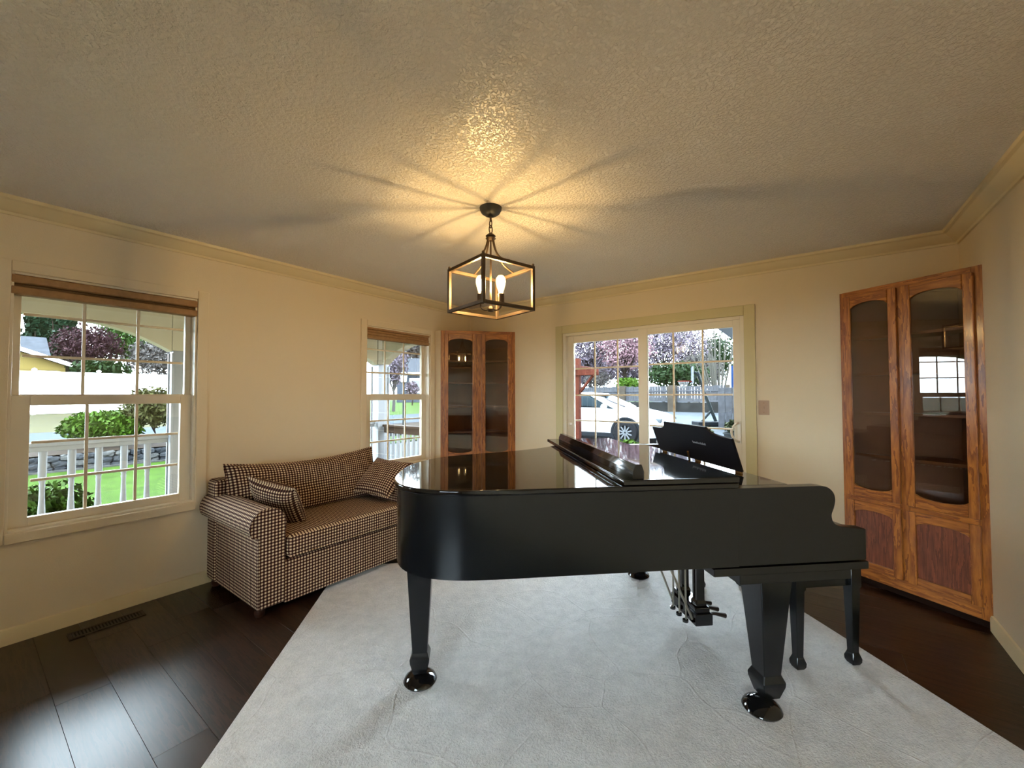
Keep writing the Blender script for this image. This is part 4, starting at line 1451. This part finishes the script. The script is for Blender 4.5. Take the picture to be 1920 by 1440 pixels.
# red brown pergola
p = at(1083, 738, 8.2)
pg = thing('pergola', 'red brown timber pergola post and beam in front of the white car', 'pergola', (p.x, p.y, -0.05))
box('post', 'pergola_red', (-0.055, 0.055, -0.055, 0.055, 0, 2.12), pg, 0.005, 1)
box('beam', 'pergola_red', (-2.2, 0.42, -0.1, -0.06, 1.78, 1.9), pg, 0.005, 1)
box('beam', 'pergola_red', (-2.2, 0.42, 0.06, 0.1, 1.78, 1.9), pg, 0.005, 1)
box('cap_beam', 'pergola_red', (-0.05, 0.05, -0.6, 0.6, 1.9, 1.98), pg, 0.005, 1)
box('post', 'pergola_red', (-2.055, -1.945, -0.055, 0.055, 0, 2.12), pg, 0.005, 1)
G().tube([(0.06, 0, 1.45), (0.34, 0, 1.78)], 0.03, 6).build('brace', 'pergola_red', pg)

# weathered board fence with stone pillars
fy = 17.3
bf = thing('board_fence', 'weathered grey board fence with stone pillars behind the driveway', 'fence', (0, fy, 0.45))
px_ = [-7.2, -4.6, -2.0, 0.6, 2.45, 5.0]
pil = None
for x in px_:
    if pil is None:
        pil = box('pillar', 'fence_stone', (-0.2, 0.2, -0.2, 0.2, 0, 1.34), bf, 0.02, 1, loc=(x, 0, 0))
    else:
        share(pil, bf, (x, 0, 0))
for a, b in zip(px_, px_[1:]):
    box('base_wall', 'fence_base', (a + 0.2, b - 0.2, -0.1, 0.1, 0, 0.5), bf, 0.01, 1)
    box('rail', 'fence_weathered', (a + 0.2, b - 0.2, -0.06, -0.02, 0.52, 0.6), bf, 0.005, 1)
    box('rail', 'fence_weathered', (a + 0.2, b - 0.2, -0.06, -0.02, 1.02, 1.1), bf, 0.005, 1)
    g = G()
    x = a + 0.2
    while x < b - 0.24:
        g.box(x, min(x + 0.13, b - 0.2), -0.02, 0.01, 0.52, 1.3 + random.uniform(-0.02, 0.02))
        x += 0.14
    g.build('board_row', 'fence_weathered', bf)['kind'] = 'stuff'
p = at(1375, 760, 13.5)
nf = thing('tall_fence', 'tall pale weathered board fence at the right side of the glass door', 'fence', (p.x - 0.45, p.y, ground_z(p.x, p.y) - 0.02))
b0 = None
for i in range(8):
    hgt = 1.42
    if b0 is None:
        b0 = box('board', 'fence_weathered', (0, 0.205, -0.02, 0.02, 0, hgt), nf, 0.006, 1)
    else:
        share(b0, nf, (i * 0.215, 0, 0))
box('rail', 'fence_weathered', (0, 1.72, 0.02, 0.06, 1.1, 1.2), nf, 0.004, 1)
box('rail', 'fence_weathered', (0, 1.72, 0.02, 0.06, 0.25, 0.35), nf, 0.004, 1)

# basketball hoop
p = at(1342, 794, 14.6)
bh = thing('basketball_hoop', 'portable basketball hoop with blue and white backboard on the driveway', 'basketball hoop', (p.x, p.y, ground_z(p.x, p.y)), YAW)
k = 14.6 / FPX
zg = ground_z(p.x, p.y)


def hp_(u, v):
    return ((u - 1342) * k, 0, CAM.z + (739 - v) * k - zg)


G().tube([hp_(1346, 800), hp_(1324, 743)], 0.055, 8).build('pole', 'hoop_pole', bh)
G().tube([hp_(1324, 743), hp_(1309, 697)], 0.045, 8).build('pole', 'hoop_pole', bh)
G().tube([hp_(1308, 800), hp_(1334, 770)], 0.04, 8).build('brace', 'hoop_pole', bh)
G().tube([hp_(1311, 699), hp_(1299, 715)], 0.03, 6).build('bracket', 'hoop_pole', bh)
G().tube([hp_(1303, 698), hp_(1312, 702)], 0.05, 6).build('bracket', 'hoop_pole', bh)
box('base', 'car_black', (-0.75, 0.2, -0.3, 0.3, 0.0, 0.16), bh, 0.04, 2)
x0, _, z1 = hp_(1293, 688)
x1, _, z0 = hp_(1306, 719)
bb = bpy.data.objects.new('backboard', None)
COL.objects.link(bb)
bb.parent = bh
bb.location = ((x0 + x1) / 2, 0, 0)
bb.rotation_euler = (0, 0, math.radians(70))
hw_ = 0.42
for i in range(5):
    box('stripe', 'board_blue' if i % 2 else 'board_white', (-hw_ + i * hw_ * 0.4, -hw_ + (i + 1) * hw_ * 0.4, -0.015, 0.015, z0, z1), bb, 0)
rc = hp_(1283, 715)
ring = [(rc[0] + 0.19 * math.cos(2 * PI * i / 20), 0.19 * math.sin(2 * PI * i / 20), rc[2]) for i in range(20)]
G().tube(ring, 0.016, 6, True).build('rim', 'hoop_orange', bh)
G().tube([(rc[0] + 0.19, 0, rc[2]), hp_(1300, 716)], 0.025, 6).build('rim_arm', 'hoop_orange', bh)
g = G()
for i in range(12):
    for s_ in (1, -1):
        a, b = 2 * PI * i / 12, 2 * PI * (i + s_) / 12
        g.tube([(rc[0] + 0.185 * math.cos(a), 0.185 * math.sin(a), rc[2]), (rc[0] + 0.1 * math.cos(b), 0.1 * math.sin(b), rc[2] - 0.24)], 0.009, 4)
g.build('net', 'net_white', bh)

# trees beyond the driveway
for u, v, D, rp, mt, n, sz, lab in ((1105, 652, 27, (52, 52), 'leaf_mauve', 3000, 0.10, 'mauve budding plum tree behind the pergola'), (1172, 650, 25, (58, 50), 'leaf_pink', 3600, 0.10, 'pink blossoming plum tree above the white car'),
                                    (1243, 640, 28, (52, 56), 'leaf_mauve', 3000, 0.105, 'mauve budding plum tree above the board fence'), (1290, 652, 31, (46, 60), 'leaf_mauve', 2600, 0.11, 'pale mauve tree behind the basketball hoop')):
    tree_px('plum_tree', lab, 'tree', u, v, D, rp, mt, n, sz, group='plum trees beyond the driveway', trunk='bark', nb=14, rad=0.1)
tree_px('dark_hedge', 'dark grey green shrub behind the board fence and hoop', 'shrub', 1268, 702, 23, (66, 28), 'leaf_dark', 3000, 0.11, nb=5, rad=0.05)
tree_px('bare_shrub', 'grey twiggy shrub above the car roof', 'shrub', 1120, 712, 26, (36, 22), 'twig_grey', 1400, 0.07, trunk='twig_grey', nb=12, rad=0.03)
tree_px('green_bush', 'fresh green bush growing over the fence behind the car', 'bush', 1178, 720, 22.9, (30, 14), 'leaf_bright', 2000, 0.07, nb=4, rad=0.03)
for u, v, D, rp, mt, n, lab in ((1112, 694, 31, (60, 36), 'leaf_mauve', 4200, 'low mauve thicket behind the grey shrub and car'), (1190, 688, 33, (60, 38), 'leaf_mauve', 4200, 'low mauve thicket behind the pink plum tree'),
                                (1345, 668, 33, (44, 52), 'leaf_dark', 3600, 'dark grey green tree behind the fan of pale branches'), (1310, 694, 27, (44, 34), 'twig_grey', 3200, 'low grey thicket behind the basketball backboard')):
    tree_px('thicket', lab, 'thicket', u, v, D, rp, mt, n, 0.12, group='thickets beyond the driveway', trunk='bark', nb=10, rad=0.06)
p = at(1345, 745, 20)
wt = thing('white_branched_tree', 'bare tree with a fan of pale branches behind the tall fence', 'tree', (p.x, p.y, 0.45))
g = G()
for i in range(30):
    a = random.uniform(0, 2 * PI)
    s_ = random.uniform(0.08, 0.95)
    hgt = random.uniform(2.6, 5.2)
    tip = Vector((math.cos(a) * s_ * hgt * 0.55, math.sin(a) * s_ * hgt * 0.4, hgt))
    bpt = Vector((math.cos(a) * 0.12, math.sin(a) * 0.12, 0))
    g.tube([bpt, bpt + tip * 0.45 + Vector((0, 0, 0.25)), tip], 0.042, 5, r1=0.012)
g.build('branch_fan', 'twig_pale', wt)

# pots and small things outside the door
ld = tag(G().box(-1.2, 0.75, -0.2, 0.2, 0.0, 0.5).build('garden_ledge', 'concrete_ledge', None, 0.02, 2, loc=tuple(at(1362, 830, 7.4))[:2] + (-0.04,)), 'low pale concrete ledge carrying the plant pots', 'ledge')


def pot(label, x, y, z, r, h_, plant, n):
    t = thing('plant_pot', label, 'plant pot', (x, y, z), 0, 'plant pots outside the door')
    G().lathe([(0.0, 0.0), (r * 0.7, 0.0), (r * 0.95, h_ * 0.85), (r * 1.06, h_ * 0.86), (r * 1.06, h_), (r * 0.92, h_), (r * 0.9, h_ * 0.9), (0.0, h_ * 0.88)], seg=20).build('pot', 'pot_grey', t)
    if n:
        leaf_cloud('foliage', plant, t, n, (0, 0, h_ + r * 0.7), (r * 0.9, r * 0.9, r * 0.9), r * 0.35, 0.2)


lx, ly_ = ld.location.x, ld.location.y
pot('tall grey plant pot with sprouting plant on the ledge by the door handle', lx + 0.10, ly_, 0.46, 0.15, 0.2, 'plant_olive', 220)
pot('low wide grey plant bowl on the ledge under the hoop pole', lx - 0.3, ly_, 0.46, 0.14, 0.1, 'plant_olive', 60)
pot('small grey plant pot standing behind the sliding door handle', lx + 0.42, ly_, 0.46, 0.12, 0.16, 'plant_olive', 90)
p = at(1328, 792, 9.5)
tag(G().lathe([(0.0, 0.0), (0.1, 0.0), (0.16, 0.06), (0.17, 0.16), (0.15, 0.15), (0.1, 0.05), (0.0, 0.04)], seg=16).build('toy_bucket', 'pink_plastic', loc=(p.x, p.y, ground_z(p.x, p.y))), 'small pink plastic toy on the driveway', 'toy')
tree('low_plant', 'yellow green leafy plant at the foot of the car wheel', 'plant', tuple(at(1182, 830, 8.6))[:2], 0.2, (0.34, 0.25, 0.22), 'leaf_bright', 420, 0.06, nb=4, rad=0.01)
p = at(1374, 700, 16)
bp_ = thing('blue_banner', 'tall blue and white upright banner at the right edge of the door glass', 'banner', (p.x, p.y, ground_z(p.x, p.y)), YAW)
G().tube([(-0.1, 0, 0), (-0.1, 0, 2.2)], 0.02, 6).build('pole', 'white_plastic', bp_)
box('cloth', 'board_blue', (-0.06, 0.5, -0.01, 0.01, 1.25, 2.15), bp_, 0)
box('hem', 'board_white', (-0.1, -0.06, -0.01, 0.01, 1.25, 2.15), bp_, 0)

# eave of the house wing right of the door
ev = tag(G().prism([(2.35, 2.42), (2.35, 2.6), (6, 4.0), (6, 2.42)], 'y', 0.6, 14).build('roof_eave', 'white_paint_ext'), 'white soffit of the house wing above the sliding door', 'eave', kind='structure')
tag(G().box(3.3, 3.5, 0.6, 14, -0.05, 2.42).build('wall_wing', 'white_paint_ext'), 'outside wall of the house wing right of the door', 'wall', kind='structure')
